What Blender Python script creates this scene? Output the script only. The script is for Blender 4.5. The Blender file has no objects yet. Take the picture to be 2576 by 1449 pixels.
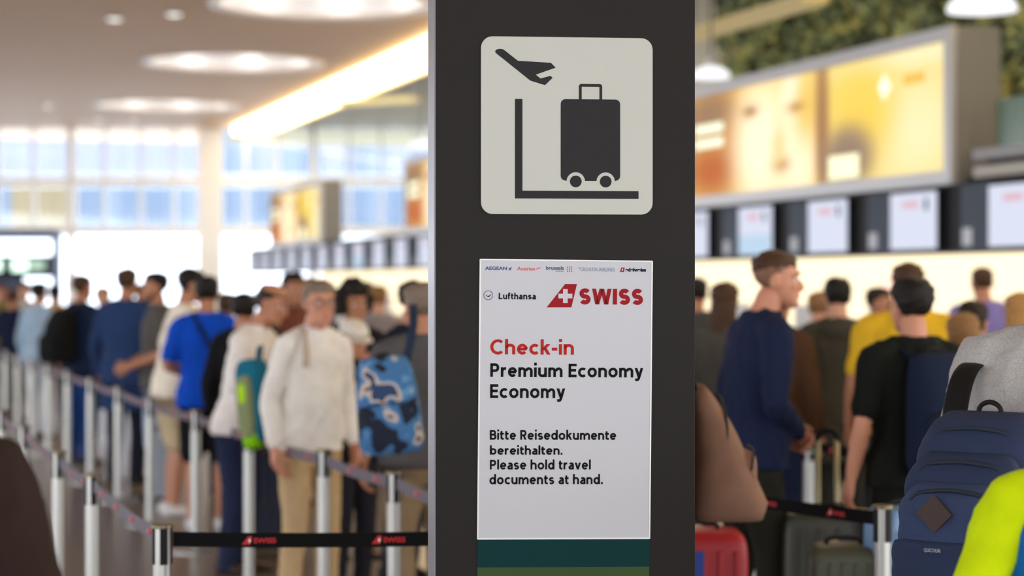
import bpy, bmesh, math, random
import numpy as np
from mathutils import Vector, Matrix, Euler

random.seed(7)
rng = np.random.RandomState(7)
scene = bpy.context.scene
COL = scene.collection

# ------------------------------------------------------------------ camera
F, CX, HY, H = 5009.0, 1288.0, 715.0, 1.72      # focal length (px), centre, horizon row, eye height
cam_data = bpy.data.cameras.new('camera')
cam = bpy.data.objects.new('camera', cam_data)
COL.objects.link(cam)
cam.location = (0, 0, H)
cam.rotation_euler = (math.pi / 2, 0, 0)
cam_data.sensor_width = 36.0
cam_data.lens = F / 2576 * 36.0
cam_data.shift_y = -(724.5 - HY) / 2576
cam_data.clip_end = 400
cam_data.dof.use_dof = True
cam_data.dof.focus_distance = 5.25
cam_data.dof.aperture_fstop = 1.9
scene.camera = cam

# ------------------------------------------------------------------ world and exposure
world = bpy.data.worlds.new('World'); scene.world = world
world.use_nodes = True
bg = world.node_tree.nodes['Background']
bg.inputs[0].default_value = (0.90, 0.95, 1.0, 1)
bg.inputs[1].default_value = 3.6
vs = scene.view_settings
vs.view_transform = 'Standard'; vs.look = 'None'; vs.gamma = 1.0; vs.use_curve_mapping = False
vs.exposure = 0.9

# ------------------------------------------------------------------ small helpers
def P(x, y, d):
    return Vector(((x - CX) / F * d, d, H - (y - HY) / F * d))

def lin(c):
    return tuple((v / 12.92 if v <= 0.04045 else ((v + 0.055) / 1.055) ** 2.4) for v in c)

def rgb(r, g, b):
    return lin((r / 255, g / 255, b / 255))

MATS = {}
def mat(name, color, rough=0.5, metal=0.0, noise=0.0, scale=20.0, bump=0.0, bscale=200.0, emit=None, estr=0.0, spec=0.5, coat=0.0):
    if name in MATS: return MATS[name]
    m = bpy.data.materials.new(name); m.use_nodes = True
    nt = m.node_tree; b = nt.nodes['Principled BSDF']
    b.inputs['Base Color'].default_value = (*color, 1)
    b.inputs['Roughness'].default_value = rough
    b.inputs['Metallic'].default_value = metal
    b.inputs['Specular IOR Level'].default_value = spec
    b.inputs['Coat Weight'].default_value = coat
    tc = None
    if noise > 0 or bump > 0:
        tc = nt.nodes.new('ShaderNodeTexCoord')
    if noise > 0:
        n = nt.nodes.new('ShaderNodeTexNoise'); n.inputs['Scale'].default_value = scale; n.inputs['Detail'].default_value = 4
        nt.links.new(tc.outputs['Object'], n.inputs['Vector'])
        r = nt.nodes.new('ShaderNodeMix'); r.data_type = 'RGBA'
        r.inputs[6].default_value = (*[v * (1 - noise) for v in color], 1)
        r.inputs[7].default_value = (*[min(1, v * (1 + noise)) for v in color], 1)
        nt.links.new(n.outputs['Fac'], r.inputs[0])
        nt.links.new(r.outputs[2], b.inputs['Base Color'])
    if bump > 0:
        n2 = nt.nodes.new('ShaderNodeTexNoise'); n2.inputs['Scale'].default_value = bscale; n2.inputs['Detail'].default_value = 3
        nt.links.new(tc.outputs['Object'], n2.inputs['Vector'])
        bp = nt.nodes.new('ShaderNodeBump'); bp.inputs['Strength'].default_value = bump; bp.inputs['Distance'].default_value = 0.004
        nt.links.new(n2.outputs['Fac'], bp.inputs['Height'])
        nt.links.new(bp.outputs['Normal'], b.inputs['Normal'])
    if emit is not None:
        b.inputs['Emission Color'].default_value = (*emit, 1)
        b.inputs['Emission Strength'].default_value = estr
    MATS[name] = m
    return m

def cloth(r, g, b, noise=0.18, rough=0.9, scale=14):
    return mat('cloth_%d_%d_%d' % (r, g, b), rgb(r, g, b), rough, 0, noise, scale, 0.35, 260, spec=0.2)

class G:
    """collects closed shapes; build() links them as ONE mesh object"""
    def __init__(s): s.v = []; s.f = []
    def add(s, v, f):
        o = len(s.v); s.v.extend([tuple(p) for p in v]); s.f.extend([tuple(i + o for i in q) for q in f]); return s
    def box(s, x0, x1, y0, y1, z0, z1):
        v = [(x0,y0,z0),(x1,y0,z0),(x1,y1,z0),(x0,y1,z0),(x0,y0,z1),(x1,y0,z1),(x1,y1,z1),(x0,y1,z1)]
        return s.add(v, [(0,3,2,1),(4,5,6,7),(0,1,5,4),(1,2,6,5),(2,3,7,6),(3,0,4,7)])
    def rings(s, rs):
        n = len(rs[0]); v = [p for r in rs for p in r]; f = []
        for i in range(len(rs) - 1):
            for j in range(n):
                a = i*n + j; b = i*n + (j+1) % n
                f.append((a, b, b + n, a + n))
        f.append(tuple(range(n-1, -1, -1))); f.append(tuple(range((len(rs)-1)*n, len(rs)*n)))
        return s.add(v, f)
    def secs(s, secs, n=20, e=2.3):
        rs = []
        for (cx, cy, z, rx, ry) in secs:
            r = []
            for k in range(n):
                a = 2*math.pi*k/n; c, q = math.cos(a), math.sin(a)
                r.append((cx + rx*math.copysign(abs(c)**(2/e), c), cy + ry*math.copysign(abs(q)**(2/e), q), z))
            rs.append(r)
        return s.rings(rs)
    def chain(s, pts, rad, n=10, sub=3, cap=True, flat=None):
        pts = [Vector(p) for p in pts]
        rad = list(rad)
        if len(pts) > 2 and sub > 1:
            P2, R2 = [], []
            for i in range(len(pts)-1):
                p0 = pts[max(i-1,0)]; p1 = pts[i]; p2 = pts[i+1]; p3 = pts[min(i+2,len(pts)-1)]
                for k in range(sub):
                    t = k/sub
                    P2.append(0.5*((2*p1)+(p2-p0)*t+(2*p0-5*p1+4*p2-p3)*t*t+(3*p1-p0-3*p2+p3)*t**3))
                    R2.append(rad[i]*(1-t)+rad[i+1]*t)
            P2.append(pts[-1]); R2.append(rad[-1]); pts, rad = P2, R2
        if cap:
            d0 = (pts[0]-pts[1]).normalized(); d1 = (pts[-1]-pts[-2]).normalized(); r0, r1 = rad[0], rad[-1]
            pts = [pts[0]+d0*r0*.95, pts[0]+d0*r0*.6] + pts + [pts[-1]+d1*r1*.6, pts[-1]+d1*r1*.95]
            rad = [r0*.3, r0*.8] + rad + [r1*.8, r1*.3]
        t = (pts[1]-pts[0]).normalized()
        u = t.orthogonal().normalized()
        if flat is not None:
            u = (Vector(flat) - t*t.dot(Vector(flat))).normalized()
        rs = []
        for i, p in enumerate(pts):
            t2 = (pts[min(i+1,len(pts)-1)]-pts[max(i-1,0)]).normalized()
            u = (u - t2*u.dot(t2)).normalized(); w = t2.cross(u)
            ra = rad[i]; ra, rb = ra if isinstance(ra, tuple) else (ra, ra)
            rs.append([p + u*ra*math.cos(2*math.pi*k/n) + w*rb*math.sin(2*math.pi*k/n) for k in range(n)])
        return s.rings(rs)
    def strip(s, pts, w, t, up, wd=None):
        """flat band along pts: half width w along `up`-free side axis, half thickness t"""
        pts = [Vector(p) for p in pts]; rs = []
        for i, p in enumerate(pts):
            tg = (pts[min(i+1,len(pts)-1)]-pts[max(i-1,0)]).normalized()
            sd = tg.cross(Vector(up)).normalized() if wd is None else (Vector(wd)-tg*tg.dot(Vector(wd))).normalized(); nn = sd.cross(tg).normalized()
            rs.append([p+sd*w+nn*t, p-sd*w+nn*t, p-sd*w-nn*t, p+sd*w-nn*t])
        return s.rings(rs)
    def ball(s, c, r, n=14, m=8, e=1.0, rot=None):
        c = Vector(c); r = r if isinstance(r, tuple) else (r, r, r)
        sg = lambda v, q: math.copysign(abs(v)**q, v)
        rs = []
        for i in range(m+1):
            ph = -math.pi/2*0.985 + math.pi*0.985*i/m
            ring = []
            for k in range(n):
                a = 2*math.pi*(k+.5)/n
                p = Vector((r[0]*sg(math.cos(ph), e)*sg(math.cos(a), e), r[1]*sg(math.cos(ph), e)*sg(math.sin(a), e), r[2]*sg(math.sin(ph), e)))
                if rot: p = rot @ p
                ring.append(c + p)
            rs.append(ring)
        return s.rings(rs)
    def cyl(s, c, r, z0, z1, n=20):
        return s.rings([[(c[0]+r*math.cos(2*math.pi*k/n), c[1]+r*math.sin(2*math.pi*k/n), z) for k in range(n)] for z in (z0, z1)])
    def prism(s, poly, y0, y1):
        """polygon in the XZ plane (counter-clockwise seen from -y), from y0 (front) to y1"""
        n = len(poly)
        v = [(p[0], y0, p[1]) for p in poly] + [(p[0], y1, p[1]) for p in poly]
        f = [tuple(range(n)), tuple(range(2*n-1, n-1, -1))] + [(i, i+n, (i+1)%n+n, (i+1)%n) for i in range(n)]
        return s.add(v, f)
    def mesh(s, name):
        me = bpy.data.meshes.new(name); me.from_pydata(s.v, [], s.f); me.update(); return me
    def build(s, name, m=None, parent=None, smooth=False, bevel=0, sub=0):
        me = s.mesh(name); o = bpy.data.objects.new(name, me); COL.objects.link(o)
        if m: me.materials.append(m)
        if parent: o.parent = parent
        if smooth: me.polygons.foreach_set('use_smooth', [True]*len(me.polygons))
        if bevel:
            b = o.modifiers.new('b', 'BEVEL'); b.width = bevel; b.segments = 2; b.limit_method = 'ANGLE'
        return o

def tag(o, label, cat, group=None):
    o['label'] = label; o['category'] = cat
    if group: o['group'] = group
    return o
def struct(o, label=None):
    o['kind'] = 'structure'
    if label: o['label'] = label
    return o
def empty(name, loc=(0,0,0), rz=0.0, mw=None):
    o = bpy.data.objects.new(name, None); COL.objects.link(o); o.empty_display_size = .1
    if mw is not None: o.matrix_world = mw
    else: o.location = loc; o.rotation_euler = (0,0,rz)
    return o
def linked(name, me, parent=None, loc=(0,0,0), rz=0.0):
    o = bpy.data.objects.new(name, me); COL.objects.link(o)
    if parent: o.parent = parent
    o.location = loc; o.rotation_euler = (0,0,rz); return o

PENDING = []        # (temporary object with modifiers or text, callback(mesh)): evaluated together in one pass
def fuse(g, voxel, cb, smooth=6):
    o = bpy.data.objects.new('tmp', g.mesh('tmp')); COL.objects.link(o)
    r = o.modifiers.new('r', 'REMESH'); r.mode = 'VOXEL'; r.voxel_size = voxel; r.use_smooth_shade = True
    if smooth:
        s = o.modifiers.new('s', 'SMOOTH'); s.factor = .5; s.iterations = smooth
    PENDING.append((o, cb))
def text(body, cb, bold=0.0, extrude=0.02, shear=0.0, space=1.0):
    c = bpy.data.curves.new('tmp', 'FONT'); c.body = body; c.size = 1; c.offset = bold; c.extrude = extrude; c.resolution_u = 4
    c.shear = shear; c.space_character = space
    o = bpy.data.objects.new('tmp', c); COL.objects.link(o)
    PENDING.append((o, cb))
def flush():
    bpy.context.view_layer.update()
    dg = bpy.context.evaluated_depsgraph_get()
    ms = [bpy.data.meshes.new_from_object(o.evaluated_get(dg)) for o, _ in PENDING]
    for (o, cb), me in zip(PENDING, ms):
        bpy.data.objects.remove(o)
        cb(me)
    PENDING.clear()

# ------------------------------------------------------------------ materials
M_floor = mat('floor_stone', rgb(126, 112, 100), 0.28, 0, 0.12, 3, 0.02, 30, spec=.5)
M_ceil = mat('ceiling_beige', rgb(228, 194, 158), 0.6, 0, 0.05, .4)
M_ceil_o = mat('ceiling_olive', rgb(150, 138, 88), 0.6, 0, 0.2, .5)
M_white = mat('white_paint', (0.82, 0.82, 0.82), 0.5)
M_frame = mat('window_frame_white', (0.95, 0.96, 0.97), 0.4)
M_black = mat('black_panel', (0.008, 0.008, 0.010), 0.55, spec=.15)
M_grey = mat('grey_panel', rgb(70, 78, 92), 0.6, spec=.2)
M_silver = mat('satin_aluminium', (0.40, 0.39, 0.37), 0.34, 0.95)
M_dark = mat('black_plastic', (0.010, 0.010, 0.011), 0.55, spec=.2)
M_belt = mat('belt_webbing', (0.008, 0.008, 0.009), 0.9, 0, .1, 300, spec=.1)
M_beltgrey = mat('belt_webbing_grey', rgb(112, 106, 118), 0.85, 0, .1, 300)
M_red = mat('logo_red', rgb(200, 24, 34), 0.6)
M_lwhite = mat('logo_white', (.85,.8,.8), 0.6)

def emis(name, color, s):
    if name in MATS: return MATS[name]
    m = bpy.data.materials.new(name); m.use_nodes = True; nt = m.node_tree
    nt.nodes.remove(nt.nodes['Principled BSDF'])
    e = nt.nodes.new('ShaderNodeEmission'); e.inputs[0].default_value = (*color, 1); e.inputs[1].default_value = s
    nt.links.new(e.outputs[0], nt.nodes['Material Output'].inputs[0]); MATS[name] = m
    return m
def emis_attr(name, s):
    m = bpy.data.materials.new(name); m.use_nodes = True; nt = m.node_tree
    nt.nodes.remove(nt.nodes['Principled BSDF'])
    a = nt.nodes.new('ShaderNodeAttribute'); a.attribute_name = 'print'
    e = nt.nodes.new('ShaderNodeEmission'); e.inputs[1].default_value = s
    nt.links.new(a.outputs['Color'], e.inputs[0]); nt.links.new(e.outputs[0], nt.nodes['Material Output'].inputs[0])
    return m
def glass(name, tint, refl):
    m = bpy.data.materials.new(name); m.use_nodes = True; nt = m.node_tree
    nt.nodes.remove(nt.nodes['Principled BSDF'])
    t = nt.nodes.new('ShaderNodeBsdfTransparent'); t.inputs[0].default_value = (*tint, 1)
    g = nt.nodes.new('ShaderNodeBsdfGlossy'); g.inputs['Roughness'].default_value = .03
    fr = nt.nodes.new('ShaderNodeFresnel'); fr.inputs[0].default_value = refl
    mx = nt.nodes.new('ShaderNodeMixShader')
    nt.links.new(fr.outputs[0], mx.inputs[0]); nt.links.new(t.outputs[0], mx.inputs[1]); nt.links.new(g.outputs[0], mx.inputs[2])
    nt.links.new(mx.outputs[0], nt.nodes['Material Output'].inputs[0])
    return m
M_glass = glass('window_glass', (.93,.96,1), 1.6)
M_strip = emis('cove_light', (1.0, 0.76, 0.40), 4.2)
M_coffer_light = emis('coffer_light', (1.0, 0.94, 0.91), .46)
M_coffer_lamp = emis('coffer_lamp', (1.0, 0.96, 0.92), 10)
M_backlit = emis('backlit_wall', (1.0, 0.84, 0.56), .86)
M_lamp = emis('lamp_white', (1.0, 0.96, 0.92), 1.0)
M_warmpanel = emis('warm_panel', (1.0, 0.80, 0.36), .6)
M_dimpanel = emis('dim_warm_panel', (0.80, 0.62, 0.32), 0.3)

nth = ['first','second','third','fourth','fifth','sixth','seventh','eighth','ninth','tenth','eleventh','twelfth','thirteenth','fourteenth','fifteenth','sixteenth','seventeenth','eighteenth','nineteenth','twentieth','twenty-first','twenty-second','twenty-third','twenty-fourth']
# ------------------------------------------------------------------ the hall: floor, ceiling, far glass front
CEIL = 6.4
ROW_A = math.atan2(-0.9549, 0.2970)               # rotation of the check-in row (its local -y faces the hall)
ROW_O = Vector((4.342, 18.4, 0))
ROW = Matrix.Translation(ROW_O) @ Matrix.Rotation(ROW_A, 4, 'Z')
def row_d(x): return 10.064 / ((x - CX) / F + 0.311)
def row_x(x): return -(row_d(x) - 18.4) / 0.9549

struct(G().box(-70, 60, -34, 60.4, -.2, 0).build('floor', M_floor))
struct(G().box(-120, 90, 60.4, 130, -.25, -.05).build('ground_outside', mat('pale_concrete', (.75,.75,.75), .9)))

# ceiling in the frame of the check-in row, with round recessed coffers
g = G(); th = .25
cent = [-36.2, -25.6, -16.4, -7.4, 1.6, 10.6, 19.6, 28.6, 37.6]  # fourth onward are out of view, added to light the camera side
bnd = [-41.5] + [(a+b)/2 for a, b in zip(cent[:-1], cent[1:])] + [42.1]
R0 = 1.78
LINES = [(-5.6, 0.0, -2.75), (-16.6, -5.6, -11.7), (-25.6, -16.6, -20.7), (-34.6, -25.6, -29.7)]  # only the first line is in view; the rest are added light sources
def cell(g, cx, x0, x1, y0, y1, r, yc, n=48):
    ins = [(cx + r*math.cos(2*math.pi*k/n), yc + r*math.sin(2*math.pi*k/n)) for k in range(n)]
    out = []
    for k in range(n):
        c, s_ = math.cos(2*math.pi*k/n), math.sin(2*math.pi*k/n)
        tx = ((x1-cx)/c if c > 0 else (x0-cx)/c) if abs(c) > 1e-9 else 1e9
        ty = ((y1-yc)/s_ if s_ > 0 else (y0-yc)/s_) if abs(s_) > 1e-9 else 1e9
        t = min(tx, ty); out.append((cx+c*t, yc+s_*t))
    for (x, y) in ((x0,y0),(x1,y0),(x1,y1),(x0,y1)):
        a = math.atan2(y-yc, x-cx) % (2*math.pi); k = int(round(a/(2*math.pi)*n)) % n; out[k] = (x, y)
    v = [(p[0],p[1],CEIL) for p in ins] + [(p[0],p[1],CEIL) for p in out] + [(p[0],p[1],CEIL+.55) for p in ins]
    f = []
    for k in range(n):
        j = (k+1) % n
        f.append((k, n+k, n+j, j)); f.append((k, j, 2*n+j, 2*n+k))
    g.add(v, f)
for (ya, yb, yc) in LINES:
    for i, c in enumerate(cent): cell(g, c, bnd[i], bnd[i+1], ya, yb, R0, yc)
xl, xr = bnd[0], bnd[-1]; yb = 0.0
g.box(xl-8, xl, -45, yb, CEIL, CEIL+th); g.box(xr, xr+2, -45, yb, CEIL, CEIL+th)
g.box(xl, xr, -45, -34.6, CEIL, CEIL+th)
o = struct(g.build('ceiling', M_ceil)); o.matrix_world = ROW
o = struct(G().box(xl-8, xr+2, 1.02, 14, CEIL-.02, CEIL+th).build('ceiling_counter_side', M_ceil_o)); o.matrix_world = ROW
o = struct(G().box(xl-8, xr+2, -45, 14, CEIL+.6, CEIL+.7).build('roof_slab', M_white)); o.matrix_world = ROW
M_liner = mat('coffer_liner', (.86,.84,.83), .5)
M_rim = mat('coffer_rim', rgb(226,214,204), .4)
rowname = ['the added unseen stretch above the desks', 'the added unseen second row', 'the added unseen third row', 'the added unseen fourth row']
for (i, c), (j, (ya, yb_, yc)) in [(p_, q_) for q_ in enumerate(LINES) for p_ in enumerate(cent)]:
    e = empty('ceiling_coffer', mw=ROW @ Matrix.Translation((c, yc, CEIL)))
    lab = 'round ceiling light, %s from the far windows, in %s' % (nth[i], rowname[j])
    if j == 0 and i < 3: lab = ['round ceiling light recess farthest from the sign, above the far windows', 'middle one of the round ceiling light recesses left of the sign', 'large round ceiling light recess nearest, cut by the top of the picture'][i]
    tag(e, lab, 'ceiling light', 'round ceiling recesses')
    G().rings([[(r_*math.cos(2*math.pi*k/48), r_*math.sin(2*math.pi*k/48), z_) for r_, z_ in ((R0-.005,.0),(R0-.03,.0),(R0-.03,.5),(R0-.005,.5))] for k in range(49)]).build('liner', M_liner, e)
    G().cyl((0,0), R0-.03, .5, .54, 48).build('diffuser', M_coffer_light, e)
    gg = G(); n = 48
    rim = [[((R0-dr)*math.cos(2*math.pi*k/n), (R0-dr)*math.sin(2*math.pi*k/n), z) for dr, z in ((-.12,-.03),(.06,-.03),(.06,.1),(-.12,-.004))] for k in range(n)]
    rim.append(rim[0]); gg.rings(rim).build('rim', M_rim, e, True)
    for k in range(8):
        a = 2*math.pi*(k+.5)/8
        G().ball(((R0-.28)*math.cos(a), (R0-.28)*math.sin(a), .46), (.13,.13,.05), 12, 6).build('lamp', M_coffer_lamp, e, True)
# long glowing cove along the counters
e = empty('cove_light', mw=ROW); tag(e, 'long glowing warm light strip running along the ceiling edge', 'ceiling light')
G().box(xl-1, xr+1, .02, .95, CEIL-.24, CEIL+.12).build('diffuser', M_strip, e)
G().box(xl-1, xr+1, .95, 1.02, CEIL-.30, CEIL+.12).build('edge_trim', mat('cove_trim', rgb(190,170,110), .5), e)
for (x, y) in ((288,42),(438,30),(250,297),(338,300),(120,262)):
    d = F*(CEIL-H)/(HY-y); p = P(x, y, d)
    e = empty('ceiling_spotlight', (p.x, p.y, CEIL)); tag(e, {288:'small ceiling spotlight, left one of the pair near the top edge',438:'small ceiling spotlight, right one of the pair near the top edge',250:'small ceiling spotlight above the far windows, middle of three',338:'small ceiling spotlight above the far windows, right of three',120:'small ceiling spotlight above the far windows, leftmost of three'}[x], 'spotlight', 'ceiling spotlights')
    G().cyl((0,0), .16, -.05, 0, 20).build('housing', M_silver, e, False)
    G().cyl((0,0), .11, -.06, -.045, 20).build('lens', M_lamp, e)

# far glass front
DW = 60.0
def fx(x): return (x - CX)/F*DW
def fz(y): return H - (y - HY)/F*DW
wall = struct(G().box(fx(-900), fx(1900), DW-.12, DW+.12, fz(326), CEIL+.8).build('wall_far', M_frame), 'white far wall head above the tall glass front')
def mull(x, w, y0=326, y1=None, dep=.22, m=M_frame):
    z1 = 0 if y1 is None else fz(y1)
    return G().box(fx(x)-w/2, fx(x)+w/2, DW-dep, DW+.1, z1, fz(y0)).build('mullion', m, wall)
for x, w in ((-560,.3),(-190,.3),(180,.24),(530,.72),(790,.22),(1130,.3),(1500,.3)): mull(x, w)
for x in (-370,-5,85,265,355,440,620,700,880,960,1045,1320): mull(x, .09, 326, 578, .14)
for y0, y1 in ((444,468),(570,592)):
    G().box(fx(-900), fx(1900), DW-.2, DW+.1, fz(y1), fz(y0)).build('transom', M_frame, wall)
k = 1
xs = [-560,-190,180,530,790,1130,1500]
for a, b in zip(xs[:-1], xs[1:]):
    for y0, y1 in ((326,444),(468,570),(592,822)):
        if y1 == 822: z0 = .05
        else: z0 = fz(y1)
        o = G().box(fx(a)+.15, fx(b)-.15, DW-.012, DW+.012, z0, fz(y0)).build('window_%d' % k, M_glass); k += 1
        struct(o)
# the building across the forecourt: white ground floor, blue glazing above
bd = 92.0
b0 = empty('neighbouring_building', (0, bd, 0)); tag(b0, 'white and blue glazed building seen through the far windows', 'building')
def bx(x): return (x - CX)/F*bd
def bz(y): return H - (y - HY)/F*bd
G().box(bx(-1400), bx(2400), 0, 6, -.1, 16).build('wall', mat('outer_white', (.86,.88,.9), .8), b0)
pan = [mat('pane_blue_a', rgb(80,94,112), .4), mat('pane_blue_b', rgb(92,104,120), .4), mat('pane_blue_c', rgb(104,115,134), .4), mat('pane_beige', rgb(108,94,66), .5), mat('pane_lavender', rgb(118,121,136), .4)]
for j in range(46):
    x0 = -700 + j*56
    for (y0, y1, ch) in ((470,580,'low'),(250,440,'up')):
        if ch == 'up': m = pan[4] if x0 < 500 or j % 3 == 0 else pan[2 if j % 2 else 1]
        else: m = pan[3] if (x0 < 190 and j % 4) else pan[[0,0,1,2,0,1][j % 6]]
        G().box(bx(x0)+.012, bx(x0+56)-.012, -.08, .02, bz(y1), bz(y0)).build('window', m, b0)
# dark sign bridge at the far left with its green exit lamps
e = empty('sign_bridge', (0, 46, 0)); tag(e, 'dark overhead beam with glowing green exit signs at far left', 'overhead sign')
def sx(x): return (x-CX)/F*46
def sz(y): return H-(y-HY)/F*46
G().box(sx(-140), sx(128), -.2, .2, sz(698), sz(642)).build('beam', M_black, e)
G().box(sx(-140), sx(140), -.3, .3, sz(602), sz(578)).build('beam', mat('slate_beam', rgb(96,112,146), .5), e)
G().box(sx(138), sx(148), -.3, .3, 0, sz(578)).build('column', mat('slate_beam', rgb(96,112,146), .5), e)
G().box(sx(-140), sx(58), -.15, .15, 0, sz(690)).build('kiosk', mat('kiosk_blue', rgb(60,74,110), .5), e)
for x0, x1, s_ in ((-25,10,1.3),(36,74,1.4),(76,118,.4)):
    G().box(sx(x0), sx(x1), -.24, -.2, sz(682), sz(652)).build('exit_lamp', emis('exit_green_%d' % int(s_*10), (.72,1,.82), s_), e)

# ------------------------------------------------------------------ check-in row
def rowobj(g, name, m, parent=None, **k):
    o = g.build(name, m, parent, **k)
    if parent is None: o.matrix_world = ROW
    return o
X0, X1 = -39.5, 9.0
struct(rowobj(G().box(X0, X1, -.05, .55, 2.02, 2.68), 'wall_fascia', M_black), 'black fascia carrying the monitors above the check-in desks')
struct(rowobj(G().box(X0, X1, 2.0, 2.1, 0, 2.66), 'wall_backlit', M_backlit), 'glowing cream back wall behind the check-in desks')
struct(rowobj(G().box(X0, X1, .0, 2.1, 2.66, 2.72), 'trim_1', M_black))
struct(rowobj(G().box(X0, -12, 2.3, 2.4, 2.0, 2.7), 'wall_upper', M_white))
M_screen = emis('screen_white', (.80,.84,1.0), .50)
M_screen_b = emis('screen_blue', (.62,.80,1.0), .48)
M_pink = emis('screen_pink', (1.0,.66,.74), .42)
M_num = emis('number_white', (.7,.7,.75), .35)
for k in range(23):
    cx = -1.52 + .45 + 1.86*(2-k)
    e = empty('counter_monitor', mw=ROW @ Matrix.Translation((cx, -.05, 2.34)))
    tag(e, 'white check-in screen on the black fascia, %s from the right end' % nth[k], 'monitor', 'check-in monitors')
    G().box(-.47, .47, -.07, 0, -.30, .29).build('housing', M_dark, e)
    G().box(-.45, .45, -.082, -.07, -.28, .27).build('screen', M_screen, e)
    G().box(-.20, .12, -.086, -.082, .12, .19).build('screen_logo', M_pink, e)
    G().box(.24, .30, -.086, -.082, .09, .21).build('screen_digit', M_grey, e)
    if k in (4, 9, 15): G().box(-.43, .43, -.087, -.082, -.27, -.05).build('screen_band', M_screen_b, e)
    e = empty('number_sign', mw=ROW @ Matrix.Translation((cx - .76, -.05, 2.34)))
    tag(e, 'grey number panel beside a check-in screen, %s from the right end' % nth[k], 'sign', 'check-in number signs')
    G().box(-.27, .28, -.03, 0, -.31, .31).build('panel', M_grey, e)
    G().box(-.22, -.07, -.045, -.03, -.26, -.10).build('number_plate', M_num, e)
    e = empty('check_in_counter', mw=ROW @ Matrix.Translation((cx, .2, 0)))
    tag(e, 'pale check-in desk, %s from the right end of the row' % nth[k], 'counter', 'check-in desks')
    G().box(-.8, .8, 0, .6, 0, 1.02).build('body', mat('desk_white', rgb(214,206,190), .5), e)
    G().box(-.84, .84, -.06, .66, 1.02, 1.07).build('worktop', mat('desk_top', rgb(70,66,62), .4), e)
    G().box(-.25, .3, .3, .36, 1.07, 1.12).build('terminal_stand', M_dark, e)
    G().box(-.28, .28, .3, .34, 1.12, 1.48).build('terminal_screen', mat('terminal_back', rgb(226,222,214), .5), e)
# red sign behind a desk
p = ROW.inverted() @ P(2005, 716, row_d(2005)*1.06)
tag(rowobj(G().box(p.x-.5, p.x+.5, 1.93, 2.0, p.z-.12, p.z+.12), 'wall_sign', emis('sign_rose', (1,.62,.48), .95)), 'pale red sign on the glowing back wall behind the desks', 'sign')

# printed light boxes
def ad_colours(u, v):
    """generic warm advert: pale face-like lobes on amber, dark bands, white caption blocks; u,v in 0..1"""
    c = np.array([0.95, 0.70, 0.20])[None, :] * np.ones((len(u), 1))
    def blob(cu, cv, ru, rv, col, soft=1.0, amt=1.0):
        w = np.exp(-(((u-cu)/ru)**2 + ((v-cv)/rv)**2)**soft) * amt
        c[:] = c*(1-w[:, None]) + np.array(col)[None, :]*w[:, None]
    blob(.90, .35, .16, .5, (1.0, .86, .50), 1)
    blob(.95, .95, .3, .10, (1.0, .86, .50), 1.2)
    blob(.72, .55, .12, .45, (.95, .66, .12), 1.5)
    blob(.10, .5, .16, .9, (.62, .30, .10), 2)
    blob(.08, .82, .12, .2, (.36, .22, .13), 1.5)
    blob(.09, .25, .11, .2, (.55, .16, .06), 1.5)
    blob(.32, .42, .12, .62, (1.25, .98, .70), 1.6)
    blob(.47, .30, .10, .5, (1.2, .95, .66), 1.6)
    blob(.46, .85, .05, .25, (1.2, 1.0, .75), 1.2)
    blob(.52, .72, .06, .35, (.95, .62, .16), 1.3)
    blob(.275, .76, .035, .06, (.35, .18, .06), 1)
    blob(.47, .72, .035, .05, (.50, .27, .08), 1)
    blob(.41, .22, .035, .07, (.38, .18, .05), 1)
    blob(.40, .38, .03, .2, (.95, .70, .32), 1)
    blob(.575, .5, .03, .9, (.42, .22, .10), 2)
    blob(.67, .20, .10, .30, (.33, .23, .17), 2.2)
    def rect(u0, u1, v0, v1, col):
        q = (u > u0) & (u < u1) & (v > v0) & (v < v1); c[q] = col
    rect(.01, .15, .62, .72, (1.1, 1.15, .85)); rect(.01, .15, .49, .58, (1.1, 1.15, .85))
    rect(.60, .71, .02, .22, (1.2, 1.15, .75))
    q = (np.abs(u-.80)/.022 + np.abs(v-.74)/.11) < 1; c[q] = (1.3, 1.15, .9)
    rect(.86, .93, .72, .80, (.86, .55, .12))
    return np.clip(c, 0, 1.4)
M_ad = emis_attr('advert_print', .60)
AD_LABELS = ['large glowing amber advert light box above the check-in desks right of the sign', 'amber advert light box mostly hidden behind the dark sign pillar', 'small far amber advert light box left of the sign']
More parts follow.
